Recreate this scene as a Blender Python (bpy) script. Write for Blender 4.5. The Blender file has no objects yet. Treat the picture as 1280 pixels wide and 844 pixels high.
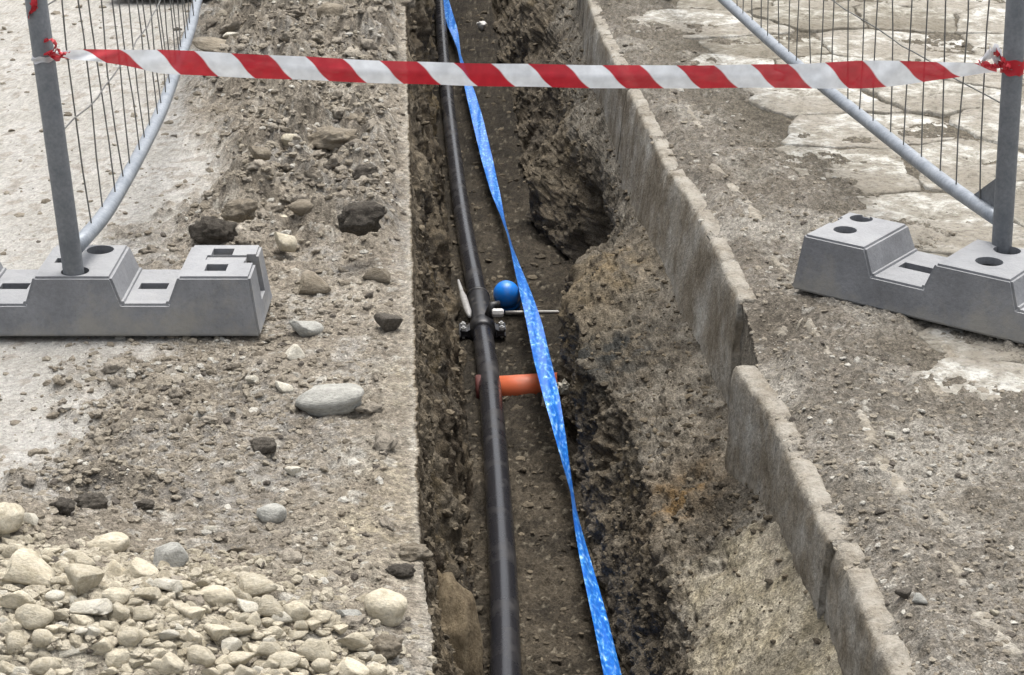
import bpy, bmesh, math, random
import numpy as np
from mathutils import Vector, Matrix

# ------------------------------------------------------------------ camera, sky, sun, exposure
S = bpy.context.scene
COL = S.collection
H, F, PIT = 1.4, 2237.0, math.radians(21.9)      # eye height, focal length in photo pixels, downward tilt
cam = bpy.data.cameras.new('camera'); cam.sensor_width = 36.0; cam.lens = F / 1280 * 36
cam.clip_start = 0.05; cam.clip_end = 400
co = bpy.data.objects.new('camera', cam); COL.objects.link(co)
co.location = (0, 0, H); co.rotation_euler = (math.pi / 2 - PIT, 0, 0)
S.camera = co
SUN_EL, SUN_AZ = math.radians(74), math.radians(20)
W = bpy.data.worlds.new('World'); S.world = W; W.use_nodes = True
wn = W.node_tree; bg = wn.nodes['Background']
sky = wn.nodes.new('ShaderNodeTexSky'); sky.sky_type = 'NISHITA'; sky.sun_disc = False
sky.sun_elevation = SUN_EL; sky.sun_rotation = SUN_AZ; sky.dust_density = 6; sky.air_density = 1.0; sky.ozone_density = 1.0
hs = wn.nodes.new('ShaderNodeHueSaturation'); hs.inputs['Saturation'].default_value = 0.28
wn.links.new(sky.outputs[0], hs.inputs['Color']); wn.links.new(hs.outputs[0], bg.inputs['Color'])
bg.inputs['Strength'].default_value = 0.15
sd = bpy.data.lights.new('sun', 'SUN'); sd.energy = 1.1; sd.angle = math.radians(35); sd.color = (1, 0.96, 0.9)
so = bpy.data.objects.new('sun', sd); COL.objects.link(so)
sdir = Vector((math.sin(SUN_AZ) * math.cos(SUN_EL), math.cos(SUN_AZ) * math.cos(SUN_EL), math.sin(SUN_EL)))
so.rotation_euler = sdir.to_track_quat('Z', 'Y').to_euler()
S.view_settings.view_transform = 'Standard'; S.view_settings.look = 'None'
S.view_settings.exposure = 0.9; S.view_settings.gamma = 1
S.render.engine = 'CYCLES'
S.cycles.max_bounces = 6; S.cycles.diffuse_bounces = 3
try:
    S.cycles.denoising_prefilter = 'ACCURATE'
except Exception:
    pass

random.seed(7); RNG = np.random.default_rng(7)

# ------------------------------------------------------------------ helpers
CP, SP = math.cos(PIT), math.sin(PIT)
def ray(px, py):
    cx, cy = (px - 640) / F, (422 - py) / F
    return np.array([cx, CP + cy * SP, -SP + cy * CP])
def P(px, py, z=0.0):
    d = ray(px, py); t = (z - H) / d[2]
    return np.array([d[0] * t, d[1] * t, z])
def PY(px, py, Y):
    d = ray(px, py); t = Y / d[1]
    return np.array([d[0] * t, Y, H + d[2] * t])
def floor_z(Y):
    return np.interp(Y, [-5, 3, 5, 10, 12], [-0.56, -0.56, -0.66, -0.82, -0.84])
def PF(px, py, up=0.0):
    z = -0.65
    for _ in range(12):
        z = float(floor_z(P(px, py, z)[1])) + up
    return P(px, py, z)
def pxm(p):                                       # photo pixels per metre at a point
    return F / (p[1] * CP - (p[2] - H) * SP)
def smooth(e0, e1, x):
    t = np.clip((x - e0) / (e1 - e0), 0, 1); return t * t * (3 - 2 * t)

def _h(ix, iy, seed):
    n = (ix.astype(np.int64) * 374761393 + iy.astype(np.int64) * 668265263 + seed * 1274126177) & 0xffffffff
    n = ((n ^ (n >> 13)) * 1274126177) & 0xffffffff
    n = ((n ^ (n >> 16)) * 2246822519) & 0xffffffff
    n = n ^ (n >> 15)
    return (n & 0xffffff) / float(0x1000000)
def vnoise(x, y, seed=0):
    ix, iy = np.floor(x), np.floor(y); fx, fy = x - ix, y - iy
    ux, uy = fx * fx * fx * (fx * (fx * 6 - 15) + 10), fy * fy * fy * (fy * (fy * 6 - 15) + 10)
    def g(dx, dy):
        a = _h(ix + dx, iy + dy, seed) * 2 * math.pi
        return np.cos(a) * (fx - dx) + np.sin(a) * (fy - dy)
    a = g(0, 0) * (1 - ux) + g(1, 0) * ux; b = g(0, 1) * (1 - ux) + g(1, 1) * ux
    return (a * (1 - uy) + b * uy) * 1.5
def fbm(x, y, o=4, seed=0, gain=0.5):
    r = np.zeros_like(x); a = 1.0
    for k in range(o):
        r += a * vnoise(x * 2 ** k + 17.3 * k, y * 2 ** k - 9.1 * k, seed + k); a *= gain
    return r
def worley(x, y, seed=0):
    ix, iy = np.floor(x), np.floor(y); best = np.full(x.shape, 9.0); cid = np.zeros(x.shape); c2 = np.zeros(x.shape)
    for dx in (-1, 0, 1):
        for dy in (-1, 0, 1):
            jx = ix + dx; jy = iy + dy
            d = np.hypot(jx + 0.15 + 0.7 * _h(jx, jy, seed) - x, jy + 0.15 + 0.7 * _h(jx, jy, seed + 51) - y)
            m = d < best; best = np.where(m, d, best)
            cid = np.where(m, _h(jx, jy, seed + 101), cid); c2 = np.where(m, _h(jx, jy, seed + 151), c2)
    return best, cid, c2
def clods(x, y, cell, seed, keep=0.5, flat=0.55):
    """half-buried lumps: height in metres and a per-lump id"""
    wx = x / cell + 0.25 * vnoise(x / cell * 2.3, y / cell * 2.3, seed + 7); wy = y / cell + 0.25 * vnoise(x / cell * 2.3 + 40, y / cell * 2.3, seed + 8)
    d, a, b = worley(wx, wy, seed)
    r = 0.22 + 0.3 * b
    hgt = np.sqrt(np.clip(1 - (d / r) ** 2, 0, 1)) * r * cell * flat * (a < keep)
    return hgt, a, (hgt > 0.0005)

def link(o, parent=None):
    COL.objects.link(o)
    if parent: o.parent = parent
    return o
def tag(o, label=None, cat=None, group=None, kind=None):
    if label: o['label'] = label
    if cat: o['category'] = cat
    if group: o['group'] = group
    if kind: o['kind'] = kind
    return o
def mesh_np(name, v, faces, mat, sm=True, parent=None, cols=None, colname='col'):
    """v (n,3); faces (m,4) or (m,3) int array, or a list"""
    me = bpy.data.meshes.new(name)
    if isinstance(faces, np.ndarray):
        m, k = faces.shape
        me.vertices.add(len(v)); me.vertices.foreach_set('co', np.ascontiguousarray(v, dtype=np.float32).ravel())
        me.loops.add(m * k); me.loops.foreach_set('vertex_index', faces.astype(np.int32).ravel())
        me.polygons.add(m)
        me.polygons.foreach_set('loop_start', np.arange(0, m * k, k, dtype=np.int32))
        me.polygons.foreach_set('loop_total', np.full(m, k, dtype=np.int32))
        me.update(calc_edges=True)
    else:
        me.from_pydata([tuple(map(float, p)) for p in v], [], faces)
    me.validate()
    me.polygons.foreach_set('use_smooth', np.full(len(me.polygons), sm, dtype=bool))
    if cols is not None:
        at = me.color_attributes.new(colname, 'FLOAT_COLOR', 'POINT')
        c4 = np.ones((len(v), 4), dtype=np.float32); c4[:, :cols.shape[1]] = cols
        at.data.foreach_set('color', c4.ravel())
    me.materials.append(mat)
    return link(bpy.data.objects.new(name, me), parent)
def mesh_bm(name, bm, mat, parent=None, sm=False):
    bmesh.ops.recalc_face_normals(bm, faces=bm.faces)
    me = bpy.data.meshes.new(name); bm.to_mesh(me); bm.free()
    me.polygons.foreach_set('use_smooth', np.full(len(me.polygons), sm, dtype=bool))
    me.materials.append(mat)
    return link(bpy.data.objects.new(name, me), parent)
def empty(name, loc):
    o = bpy.data.objects.new(name, None); o.location = Vector(loc); o.empty_display_size = 0.1
    return link(o)
def tube_data(path, rad, n=10, caps=True):
    path = np.asarray(path, float); m = len(path)
    rad = np.broadcast_to(np.asarray(rad, float), (m,))
    t = np.gradient(path, axis=0); t /= np.linalg.norm(t, axis=1)[:, None] + 1e-12
    u = np.array([0, 0, 1.0]) if abs(t[0][2]) < 0.9 else np.array([1.0, 0, 0])
    V = []; Fc = []
    for i in range(m):
        u = u - t[i] * u.dot(t[i]); u /= np.linalg.norm(u); w = np.cross(t[i], u)
        for k in range(n):
            a = 2 * math.pi * k / n
            V.append(path[i] + rad[i] * (math.cos(a) * u + math.sin(a) * w))
    for i in range(m - 1):
        for k in range(n):
            k2 = (k + 1) % n
            Fc.append((i * n + k, i * n + k2, (i + 1) * n + k2, (i + 1) * n + k))
    if caps:
        Fc.append(tuple(range(n))[::-1]); Fc.append(tuple((m - 1) * n + k for k in range(n)))
    return V, Fc
class MB:
    def __init__(s): s.v = []; s.f = []
    def add(s, v, f):
        b = len(s.v); s.v += [tuple(p) for p in v]; s.f += [tuple(i + b for i in q) for q in f]; return s
    def tube(s, path, rad, n=10, caps=True): return s.add(*tube_data(path, rad, n, caps))
    def build(s, name, mat, parent=None, sm=True, off=None):
        v = np.array(s.v, float)
        if off is not None: v = v - np.asarray(off)
        return mesh_np(name, v, s.f, mat, sm, parent)
def spline(pts, n):
    pts = np.asarray(pts, float); t = np.concatenate([[0], np.cumsum(np.linalg.norm(np.diff(pts, axis=0), axis=1))])
    tt = np.linspace(0, t[-1], n); m = np.gradient(pts, t, axis=0); out = []
    for q in tt:
        i = min(max(np.searchsorted(t, q) - 1, 0), len(t) - 2); h = t[i + 1] - t[i]; s = (q - t[i]) / h
        out.append((2 * s ** 3 - 3 * s ** 2 + 1) * pts[i] + (s ** 3 - 2 * s ** 2 + s) * h * m[i] + (-2 * s ** 3 + 3 * s ** 2) * pts[i + 1] + (s ** 3 - s ** 2) * h * m[i + 1])
    return np.array(out)

# ------------------------------------------------------------------ materials
def mat(name, color=(0.5, 0.5, 0.5), rough=0.8, metal=0.0, spec=0.3):
    m = bpy.data.materials.new(name); m.use_nodes = True
    b = m.node_tree.nodes['Principled BSDF']
    b.inputs['Base Color'].default_value = (*color, 1); b.inputs['Roughness'].default_value = rough
    b.inputs['Metallic'].default_value = metal; b.inputs['Specular IOR Level'].default_value = spec
    return m, m.node_tree, b
def N(t, ty, **kw):
    n = t.nodes.new(ty)
    for k, v in kw.items():
        if k in n.inputs: n.inputs[k].default_value = v
        else: setattr(n, k, v)
    return n
def noise(t, vec, scale, detail=6, rough=0.6):
    n = N(t, 'ShaderNodeTexNoise', Scale=scale, Detail=detail, Roughness=rough)
    t.links.new(vec, n.inputs['Vector']); return n.outputs['Fac']
def ramp(t, fac, stops):
    r = t.nodes.new('ShaderNodeValToRGB'); e = r.color_ramp.elements
    while len(e) < len(stops): e.new(0.5)
    for q, (p, c) in zip(e, stops):
        q.position = p; q.color = (*c, 1) if len(c) == 3 else c
    t.links.new(fac, r.inputs['Fac']); return r.outputs['Color']
def mix(t, a, b, fac, mode='MIX'):
    m = N(t, 'ShaderNodeMix', data_type='RGBA', blend_type=mode)
    for s, v in ((6, a), (7, b), (0, fac)):
        if hasattr(v, 'is_linked'): t.links.new(v, m.inputs[s])
        else: m.inputs[s].default_value = (*v, 1) if s else v
    return m.outputs[2]
def bump(t, b, hgt, dist, strength=1.0, prev=None):
    n = N(t, 'ShaderNodeBump', Strength=strength, Distance=dist); t.links.new(hgt, n.inputs['Height'])
    if prev: t.links.new(prev, n.inputs['Normal'])
    t.links.new(n.outputs[0], b.inputs['Normal']); return n.outputs[0]
def g(v): return (v, v, v)

def soil_mat(name, rough=0.95, bd=0.006):
    m, t, b = mat(name, rough=rough, spec=0.15)
    at = N(t, 'ShaderNodeAttribute', attribute_name='col'); tc = N(t, 'ShaderNodeTexCoord').outputs['Object']
    f = noise(t, tc, 210, 3, 0.75); f2 = noise(t, tc, 60, 5, 0.75)
    c = mix(t, at.outputs['Color'], ramp(t, f, [(0.3, g(0.4)), (0.46, g(0.9)), (0.58, g(1.1)), (0.72, g(1.75))]), 1.0, 'MULTIPLY')
    c = mix(t, c, ramp(t, f2, [(0.3, g(0.52)), (0.5, g(1.0)), (0.7, g(1.42))]), 1.0, 'MULTIPLY')
    t.links.new(c, b.inputs['Base Color'])
    c = mix(t, at.outputs['Color'], c, at.outputs['Alpha']); t.links.new(c, b.inputs['Base Color'])
    n1 = bump(t, b, f2, bd * 1.6, 0.9); bump(t, b, f, bd * 0.9, 1.0, n1)
    return m
M_soil = soil_mat('soil'); M_wall = soil_mat('trench_soil', 0.9, 0.008); M_mud = soil_mat('mud_on_paving')

def rock_mat(name, stops, scale=14, rnd=0.22, bd=0.01):
    m, t, b = mat(name, rough=0.88, spec=0.25)
    tc = N(t, 'ShaderNodeTexCoord').outputs['Object']; oi = N(t, 'ShaderNodeObjectInfo')
    vm = N(t, 'ShaderNodeVectorMath', operation='ADD'); t.links.new(tc, vm.inputs[0])
    mu = N(t, 'ShaderNodeMath', operation='MULTIPLY'); mu.inputs[1].default_value = 37.0
    t.links.new(oi.outputs['Random'], mu.inputs[0]); t.links.new(mu.outputs[0], vm.inputs[1])
    v = vm.outputs[0]
    f = noise(t, v, scale * 0.12, 6, 0.65); f2 = noise(t, v, scale * 0.35, 7, 0.72)
    c = ramp(t, f, stops)
    c = mix(t, c, ramp(t, f2, [(0.3, g(0.7)), (0.5, g(1.0)), (0.7, g(1.22))]), 1.0, 'MULTIPLY')
    c = mix(t, c, ramp(t, oi.outputs['Random'], [(0, g(1 - rnd)), (1, g(1 + rnd * 0.6))]), 1.0, 'MULTIPLY')
    t.links.new(c, b.inputs['Base Color'])
    bump(t, b, f2, bd, 0.7)
    return m
M_tan = rock_mat('tan_stone', [(0.3, (0.42, 0.37, 0.27)), (0.5, (0.56, 0.505, 0.39)), (0.7, (0.64, 0.59, 0.475))])
M_grey = rock_mat('grey_stone', [(0.3, (0.29, 0.288, 0.26)), (0.5, (0.39, 0.385, 0.35)), (0.7, (0.47, 0.46, 0.42))], rnd=0.12)
M_pale = rock_mat('pale_stone', [(0.3, (0.47, 0.435, 0.35)), (0.5, (0.6, 0.565, 0.475)), (0.7, (0.68, 0.65, 0.57))], rnd=0.15)
M_brown = rock_mat('earthy_stone', [(0.3, (0.2, 0.167, 0.12)), (0.5, (0.29, 0.25, 0.19)), (0.7, (0.38, 0.335, 0.265))], bd=0.03)
M_clod = rock_mat('dark_clod', [(0.3, (0.085, 0.074, 0.06)), (0.5, (0.13, 0.115, 0.095)), (0.72, (0.22, 0.195, 0.16))], scale=40, bd=0.06)
M_boulder = rock_mat('sandstone', [(0.3, (0.12, 0.09, 0.055)), (0.5, (0.22, 0.172, 0.108)), (0.7, (0.32, 0.26, 0.17))], scale=30, rnd=0.1, bd=0.05)

def gravel_mat():
    m, t, b = mat('gravel', rough=0.92, spec=0.2)
    at = N(t, 'ShaderNodeAttribute', attribute_name='col'); tc = N(t, 'ShaderNodeTexCoord').outputs['Object']
    f = noise(t, tc, 180, 4, 0.7)
    t.links.new(mix(t, at.outputs['Color'], ramp(t, f, [(0.3, g(0.7)), (0.7, g(1.3))]), 1.0, 'MULTIPLY'), b.inputs['Base Color'])
    bump(t, b, f, 0.008, 0.9); return m
M_gravel = gravel_mat()

def paving_mat():
    m, t, b = mat('paving_stone', rough=0.9, spec=0.2)
    tc = N(t, 'ShaderNodeTexCoord').outputs['Object']; oi = N(t, 'ShaderNodeObjectInfo')
    mp = N(t, 'ShaderNodeMapping'); mp.inputs['Scale'].default_value = (0.9, 1.0, 1); t.links.new(tc, mp.inputs['Vector']); v = mp.outputs[0]
    f = noise(t, v, 8, 9, 0.74); f2 = noise(t, v, 70, 5, 0.75); f3 = noise(t, v, 3.2, 6, 0.6)
    c = ramp(t, f, [(0.3, (0.12, 0.107, 0.085)), (0.42, (0.24, 0.222, 0.185)), (0.5, (0.35, 0.335, 0.295)), (0.55, (0.52, 0.515, 0.48)), (0.72, (0.62, 0.62, 0.6))])
    c = mix(t, c, (0.25, 0.228, 0.19), ramp(t, f3, [(0.46, g(0.0)), (0.56, g(0.85))]))
    c = mix(t, c, ramp(t, f2, [(0.32, g(0.5)), (0.48, g(1.0)), (0.7, g(1.2))]), 1.0, 'MULTIPLY')
    c = mix(t, c, ramp(t, oi.outputs['Random'], [(0, (0.7, 0.68, 0.63)), (1, (1.1, 1.1, 1.1))]), 1.0, 'MULTIPLY')
    t.links.new(c, b.inputs['Base Color']); n1 = bump(t, b, f, 0.018, 0.9); bump(t, b, f2, 0.005, 0.9, n1)
    return m
M_paving = paving_mat()

def conc_mat(name, stops, scale=9, rough=0.85, streak=None, pits=True):
    m, t, b = mat(name, rough=rough, spec=0.25)
    tc = N(t, 'ShaderNodeTexCoord').outputs['Object']; v = tc
    if streak:
        mp = N(t, 'ShaderNodeMapping'); mp.inputs['Scale'].default_value = streak; t.links.new(tc, mp.inputs['Vector']); v = mp.outputs[0]
    f = noise(t, v, scale, 8, 0.68); f2 = noise(t, tc, 120, 4, 0.75)
    f3 = noise(t, tc, 34, 6, 0.75) if pits else f2
    c = ramp(t, f, stops)
    c = mix(t, c, ramp(t, f2, [(0.3, g(0.62 if pits else 0.86)), (0.5, g(1.0)), (0.72, g(1.3 if pits else 1.1))]), 1.0, 'MULTIPLY')
    if pits: c = mix(t, c, ramp(t, f3, [(0.3, g(0.7)), (0.5, g(1.0)), (0.7, g(1.25))]), 1.0, 'MULTIPLY')
    t.links.new(c, b.inputs['Base Color']); n1 = bump(t, b, f3, 0.012, 0.8) if pits else bump(t, b, f, 0.006, 0.6); bump(t, b, f2, 0.004 if pits else 0.0016, 0.8, n1)
    return m
M_kerb = conc_mat('kerb_concrete', [(0.3, (0.115, 0.093, 0.065)), (0.44, (0.2, 0.172, 0.13)), (0.55, (0.285, 0.262, 0.22)), (0.66, (0.37, 0.352, 0.312)), (0.8, (0.46, 0.45, 0.41))], 6.5)
def top_dust(m, colr, amt):
    t = m.node_tree; b = t.nodes['Principled BSDF']; src = b.inputs['Base Color'].links[0].from_socket
    tc = N(t, 'ShaderNodeTexCoord').outputs['Object']; ge = N(t, 'ShaderNodeNewGeometry'); sn = N(t, 'ShaderNodeSeparateXYZ'); t.links.new(ge.outputs['Normal'], sn.inputs[0])
    mu = N(t, 'ShaderNodeMath', operation='MULTIPLY'); f4 = noise(t, tc, 30, 6, 0.75); t.links.new(ramp(t, sn.outputs[2], [(0.45, g(0)), (0.8, g(1))]), mu.inputs[0]); t.links.new(ramp(t, f4, [(0.4, g(0.15)), (0.6, g(amt))]), mu.inputs[1])
    t.links.new(mix(t, src, colr, mu.outputs[0]), b.inputs['Base Color'])
top_dust(M_kerb, (0.37, 0.345, 0.295), 0.7)
M_mortar = conc_mat('old_mortar', [(0.3, (0.2, 0.175, 0.135)), (0.5, (0.29, 0.262, 0.212)), (0.7, (0.4, 0.375, 0.325))], 16)
def foot_dirt(m):
    t = m.node_tree; b = t.nodes['Principled BSDF']; src = b.inputs['Base Color'].links[0].from_socket
    tc = N(t, 'ShaderNodeTexCoord').outputs['Object']; f = noise(t, tc, 6, 7, 0.75); sx = N(t, 'ShaderNodeSeparateXYZ'); t.links.new(tc, sx.inputs[0])
    lo = N(t, 'ShaderNodeMapRange'); lo.inputs[1].default_value = 0.0; lo.inputs[2].default_value = 0.06; lo.inputs[3].default_value = 0.17; lo.inputs[4].default_value = 0.0; t.links.new(sx.outputs[2], lo.inputs[0])
    ad = N(t, 'ShaderNodeMath', operation='ADD'); t.links.new(f, ad.inputs[0]); t.links.new(lo.outputs[0], ad.inputs[1])
    c = mix(t, src, (0.3, 0.285, 0.25), ramp(t, ad.outputs[0], [(0.54, g(0.0)), (0.72, g(0.7))])); ge = N(t, 'ShaderNodeNewGeometry'); sn = N(t, 'ShaderNodeSeparateXYZ'); t.links.new(ge.outputs['True Normal'], sn.inputs[0])
    mu = N(t, 'ShaderNodeMath', operation='MULTIPLY'); f4 = noise(t, tc, 16, 6, 0.7); t.links.new(ramp(t, sn.outputs[2], [(0.8, g(0)), (0.95, g(1))]), mu.inputs[0]); t.links.new(ramp(t, f4, [(0.3, g(0.35)), (0.6, g(0.8))]), mu.inputs[1])
    c = mix(t, c, (0.32, 0.325, 0.33), mu.outputs[0]); t.links.new(c, b.inputs['Base Color'])
M_foot = conc_mat('grey_concrete_foot', [(0.28, (0.15, 0.152, 0.158)), (0.5, (0.205, 0.21, 0.22)), (0.7, (0.26, 0.265, 0.275)), (0.8, (0.38, 0.38, 0.375))], 7, pits=False)

foot_dirt(M_foot)
def metal_mat(name, c0, c1, rough, metal):
    m, t, b = mat(name, rough=rough, metal=metal, spec=0.5)
    tc = N(t, 'ShaderNodeTexCoord').outputs['Object']; f = noise(t, tc, 18, 7, 0.7); f2 = noise(t, tc, 130, 3, 0.6)
    c = ramp(t, f, [(0.35, c0), (0.65, c1)])
    c = mix(t, c, ramp(t, f2, [(0.3, g(0.85)), (0.7, g(1.12))]), 1.0, 'MULTIPLY')
    t.links.new(c, b.inputs['Base Color']); bump(t, b, f2, 0.0006, 0.4); return m
M_post = metal_mat('weathered_galvanised_post', (0.13, 0.142, 0.155), (0.19, 0.2, 0.212), 0.6, 0.25)
M_rail = metal_mat('galvanised_rail', (0.21, 0.235, 0.265), (0.31, 0.335, 0.365), 0.5, 0.35)
M_wire = metal_mat('dull_wire', (0.1, 0.1, 0.095), (0.2, 0.2, 0.19), 0.6, 0.3)
M_bolt = metal_mat('bright_bolt', (0.5, 0.5, 0.48), (0.75, 0.75, 0.72), 0.4, 0.5)
M_rod = metal_mat('steel_rod', (0.2, 0.19, 0.17), (0.28, 0.27, 0.25), 0.5, 0.4)

def plastic_mat(name, color, rough, dirt=(0.2, 0.17, 0.13), amt=0.3, scale=25):
    m, t, b = mat(name, color, rough, spec=0.5)
    tc = N(t, 'ShaderNodeTexCoord').outputs['Object']; f = noise(t, tc, scale, 8, 0.72); f2 = noise(t, tc, 300, 2, 0.5)
    c = mix(t, color, dirt, ramp(t, f, [(0.5, g(0.0)), (0.75, g(amt))])); t.links.new(c, b.inputs['Base Color'])
    r = ramp(t, f, [(0.5, g(rough)), (0.75, g(min(1, rough + 0.35)))]); t.links.new(r, b.inputs['Roughness'])
    bump(t, b, f2, 0.0004, 0.3); return m
M_pipe = plastic_mat('black_polyethylene', (0.017, 0.017, 0.02), 0.27, (0.15, 0.135, 0.115), 0.22, 9)
M_fit = plastic_mat('black_fitting', (0.012, 0.012, 0.014), 0.4, (0.2, 0.18, 0.15), 0.35, 40)
M_blue = plastic_mat('blue_plastic', (0.01, 0.2, 0.72), 0.3, (0.13, 0.15, 0.17), 0.5, 40)
M_orange = plastic_mat('orange_plastic', (0.56, 0.12, 0.045), 0.45, (0.26, 0.17, 0.11), 0.55, 18)
M_white = plastic_mat('white_plastic', (0.55, 0.54, 0.52), 0.5, (0.16, 0.14, 0.12), 0.8, 45)

def ribbon_mat():
    m, t, b = mat('blue_ribbon', rough=0.35, spec=0.5)
    tc = N(t, 'ShaderNodeTexCoord').outputs['Object']; mp = N(t, 'ShaderNodeMapping'); mp.inputs['Scale'].default_value = (1.6, 0.55, 1.6)
    t.links.new(tc, mp.inputs['Vector']); f = noise(t, mp.outputs[0], 70, 4, 0.6); f2 = noise(t, mp.outputs[0], 28, 3, 0.5)
    c = ramp(t, f, [(0.4, (0.01, 0.1, 0.42)), (0.52, (0.02, 0.2, 0.62)), (0.6, (0.2, 0.45, 0.8)), (0.72, (0.55, 0.72, 0.92))])
    c = mix(t, c, (0.012, 0.12, 0.52), ramp(t, f2, [(0.4, g(0.75)), (0.6, g(0.0))])); t.links.new(c, b.inputs['Base Color'])
    bump(t, b, f2, 0.004, 0.5); return m
M_ribbon = ribbon_mat()

def tape_mat(name, stripes=True, color=(0.7, 0.72, 0.75)):
    m, t, b = mat(name, rough=0.4, spec=0.4)
    tc = N(t, 'ShaderNodeTexCoord').outputs['Object']; f2 = noise(t, tc, 40, 4, 0.5)
    if stripes:
        uv = N(t, 'ShaderNodeUVMap', uv_map='UVMap'); sx = N(t, 'ShaderNodeSeparateXYZ'); t.links.new(uv.outputs[0], sx.inputs[0])
        fr = N(t, 'ShaderNodeMath', operation='FRACT'); t.links.new(sx.outputs[0], fr.inputs[0])
        c = ramp(t, fr.outputs[0], [(0.0, (0.53, 0.022, 0.038)), (0.485, (0.53, 0.022, 0.038)), (0.51, (0.86, 0.89, 0.92)), (0.98, (0.86, 0.89, 0.92)), (1.0, (0.53, 0.022, 0.038))])
    else: c = color
    c = mix(t, c, ramp(t, f2, [(0.35, g(0.86)), (0.65, g(1.06))]), 1.0, 'MULTIPLY')
    t.links.new(c, b.inputs['Base Color'])
    tr = t.nodes.new('ShaderNodeBsdfTranslucent'); t.links.new(c, tr.inputs['Color'])
    tp = t.nodes.new('ShaderNodeBsdfTransparent')
    m1 = N(t, 'ShaderNodeMixShader'); m1.inputs[0].default_value = 0.18
    m2 = N(t, 'ShaderNodeMixShader'); m2.inputs[0].default_value = 0.05
    t.links.new(b.outputs[0], m1.inputs[1]); t.links.new(tr.outputs[0], m1.inputs[2])
    t.links.new(m1.outputs[0], m2.inputs[1]); t.links.new(tp.outputs[0], m2.inputs[2])
    t.links.new(m2.outputs[0], t.nodes['Material Output'].inputs['Surface'])
    bump(t, b, f2, 0.002, 0.4); return m
M_tape = tape_mat('barrier_tape'); M_tape_red = tape_mat('tape_red', False, (0.56, 0.02, 0.035)); M_tape_white = tape_mat('tape_white', False, (0.7, 0.7, 0.72))

# ------------------------------------------------------------------ the ground with its trench: one grid, cut into strips
def line(pts, n=None):
    a = np.array([p for p in pts]); return a[np.argsort(a[:, 1])]
LA = line([P(534, 844), P(529, 740), P(524, 640), P(521, 520), P(517, 380), P(512, 200), P(507, 0)])
LF1 = line([PF(600, 844), PF(597, 720), PF(590, 600), PF(584, 500), PF(573, 420), PF(562, 330), PF(549, 220), PF(538, 110), PF(532, 20)])
LF2 = line([PF(785, 844), PF(757, 760), PF(729, 653), PF(717, 570), PF(710, 500), PF(712, 440), PF(722, 395), PF(722, 350), PF(712, 318), PF(676, 290), PF(662, 235), PF(650, 170), PF(635, 90), PF(615, 10)])
LG = line([P(868, 844, -.33), P(842, 720, -.33), P(812, 620, -.33), P(785, 520, -.34), P(730, 455, -.36), P(722, 390, -.36), P(738, 345, -.36), P(738, 290, -.36), P(730, 230, -.36), P(716, 170, -.36), P(700, 100, -.38), P(685, 50, -.38), P(665, 0, -.4)])
LK = line([P(1112, 844, -.11), P(1040, 728, -.11), P(985, 660, -.14), P(945, 590, -.18), P(918, 510, -.25), P(870, 400, -.25), P(838, 330, -.23), P(815, 260, -.21), P(780, 165, -.2), P(748, 110, -.2), P(728, 57, -.2), P(714, 0, -.2)])
LT = line([P(1135, 844), P(1090, 750), P(1052, 668), P(1000, 565), P(962, 470), P(936, 376), P(905, 315), P(866, 240), P(839, 205), P(814, 153), P(794, 114), P(777, 77), P(757, 40), P(741, 0)])

y0, y1, k = 2.02, 11.6, 1.25
ys = [y0]
while ys[-1] < y1: ys.append(ys[-1] + k * (ys[-1] ** 2 + 1.96) / 2506)
ROWS = np.array([-14, -6, -2.5, -1, 0, 0.8, 1.3, 1.6, 1.8, 1.92] + ys + [12.5, 14, 18, 26, 45, 90])
ni = len(ROWS); Yc = ROWS
def at(L, c): return np.interp(Yc, L[:, 1], L[:, c])
ax, f1x, f2x, gx, gz, kx, kz, tx = at(LA, 0), at(LF1, 0), at(LF2, 0), at(LG, 0), at(LG, 2), at(LK, 0) - 0.018, at(LK, 2), at(LT, 0) - 0.022
fz = floor_z(Yc)
kx = np.maximum(kx, tx - 0.024)
ax = ax + (0.004 * vnoise(Yc * 9, Yc * 0, 5) + 0.004 * vnoise(Yc * 33, Yc * 0, 6) + 0.003 * vnoise(Yc * 90, Yc * 0, 7)) * ((Yc > 2) & (Yc < 11))
TH = 0.048
nL, nWL, nF, nWR1, nWR2, nH, nR = 390, 80, 60, 70, 80, 6, 340
left_t = np.linspace(0, 1, nL)
X = []; Z = []; SEG = []
def seg(xa, za, xb, zb, n, tag_, last=False, ease=None):
    t = np.linspace(0, 1, n, endpoint=last)
    for q in t:
        X.append(xa + (xb - xa) * q); Z.append(za + (zb - za) * q); SEG.append(tag_)
zero = np.zeros(ni)
for e in (-90, -30, -12, -6, -3.6, -2.7): X.append(zero + e); Z.append(zero.copy()); SEG.append(0)
seg(zero - 2.35, zero, ax, zero, nL, 0)
wmx, wmz = ax + (f1x - ax) * 0.25, fz * 0.45
seg(ax, zero, wmx, wmz, nWL // 2, 1)
seg(wmx, wmz, f1x, fz, nWL // 2, 1)
seg(f1x, fz, f2x, fz, nF, 2)
seg(f2x, fz, gx, gz, nWR1, 3)
seg(gx, gz, kx + 0.015, kz, nWR2, 3)
seg(kx + 0.015, kz, tx + 0.014, zero - 0.006, nH, 3)
seg(tx + 0.014, zero - 0.009, zero + 2.35, zero, nR, 4, True)
for e in (2.8, 3.8, 6, 12, 30, 90): X.append(zero + e); Z.append(zero.copy()); SEG.append(4)
X = np.array(X).T; Z = np.array(Z).T; SEG = np.array(SEG); nj = X.shape[1]
Y = np.repeat(Yc[:, None], nj, 1)
sgn = np.sqrt(np.diff(X, axis=1) ** 2 + np.diff(Z, axis=1) ** 2)
iA = int(np.where(SEG == 1)[0][0])
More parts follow.
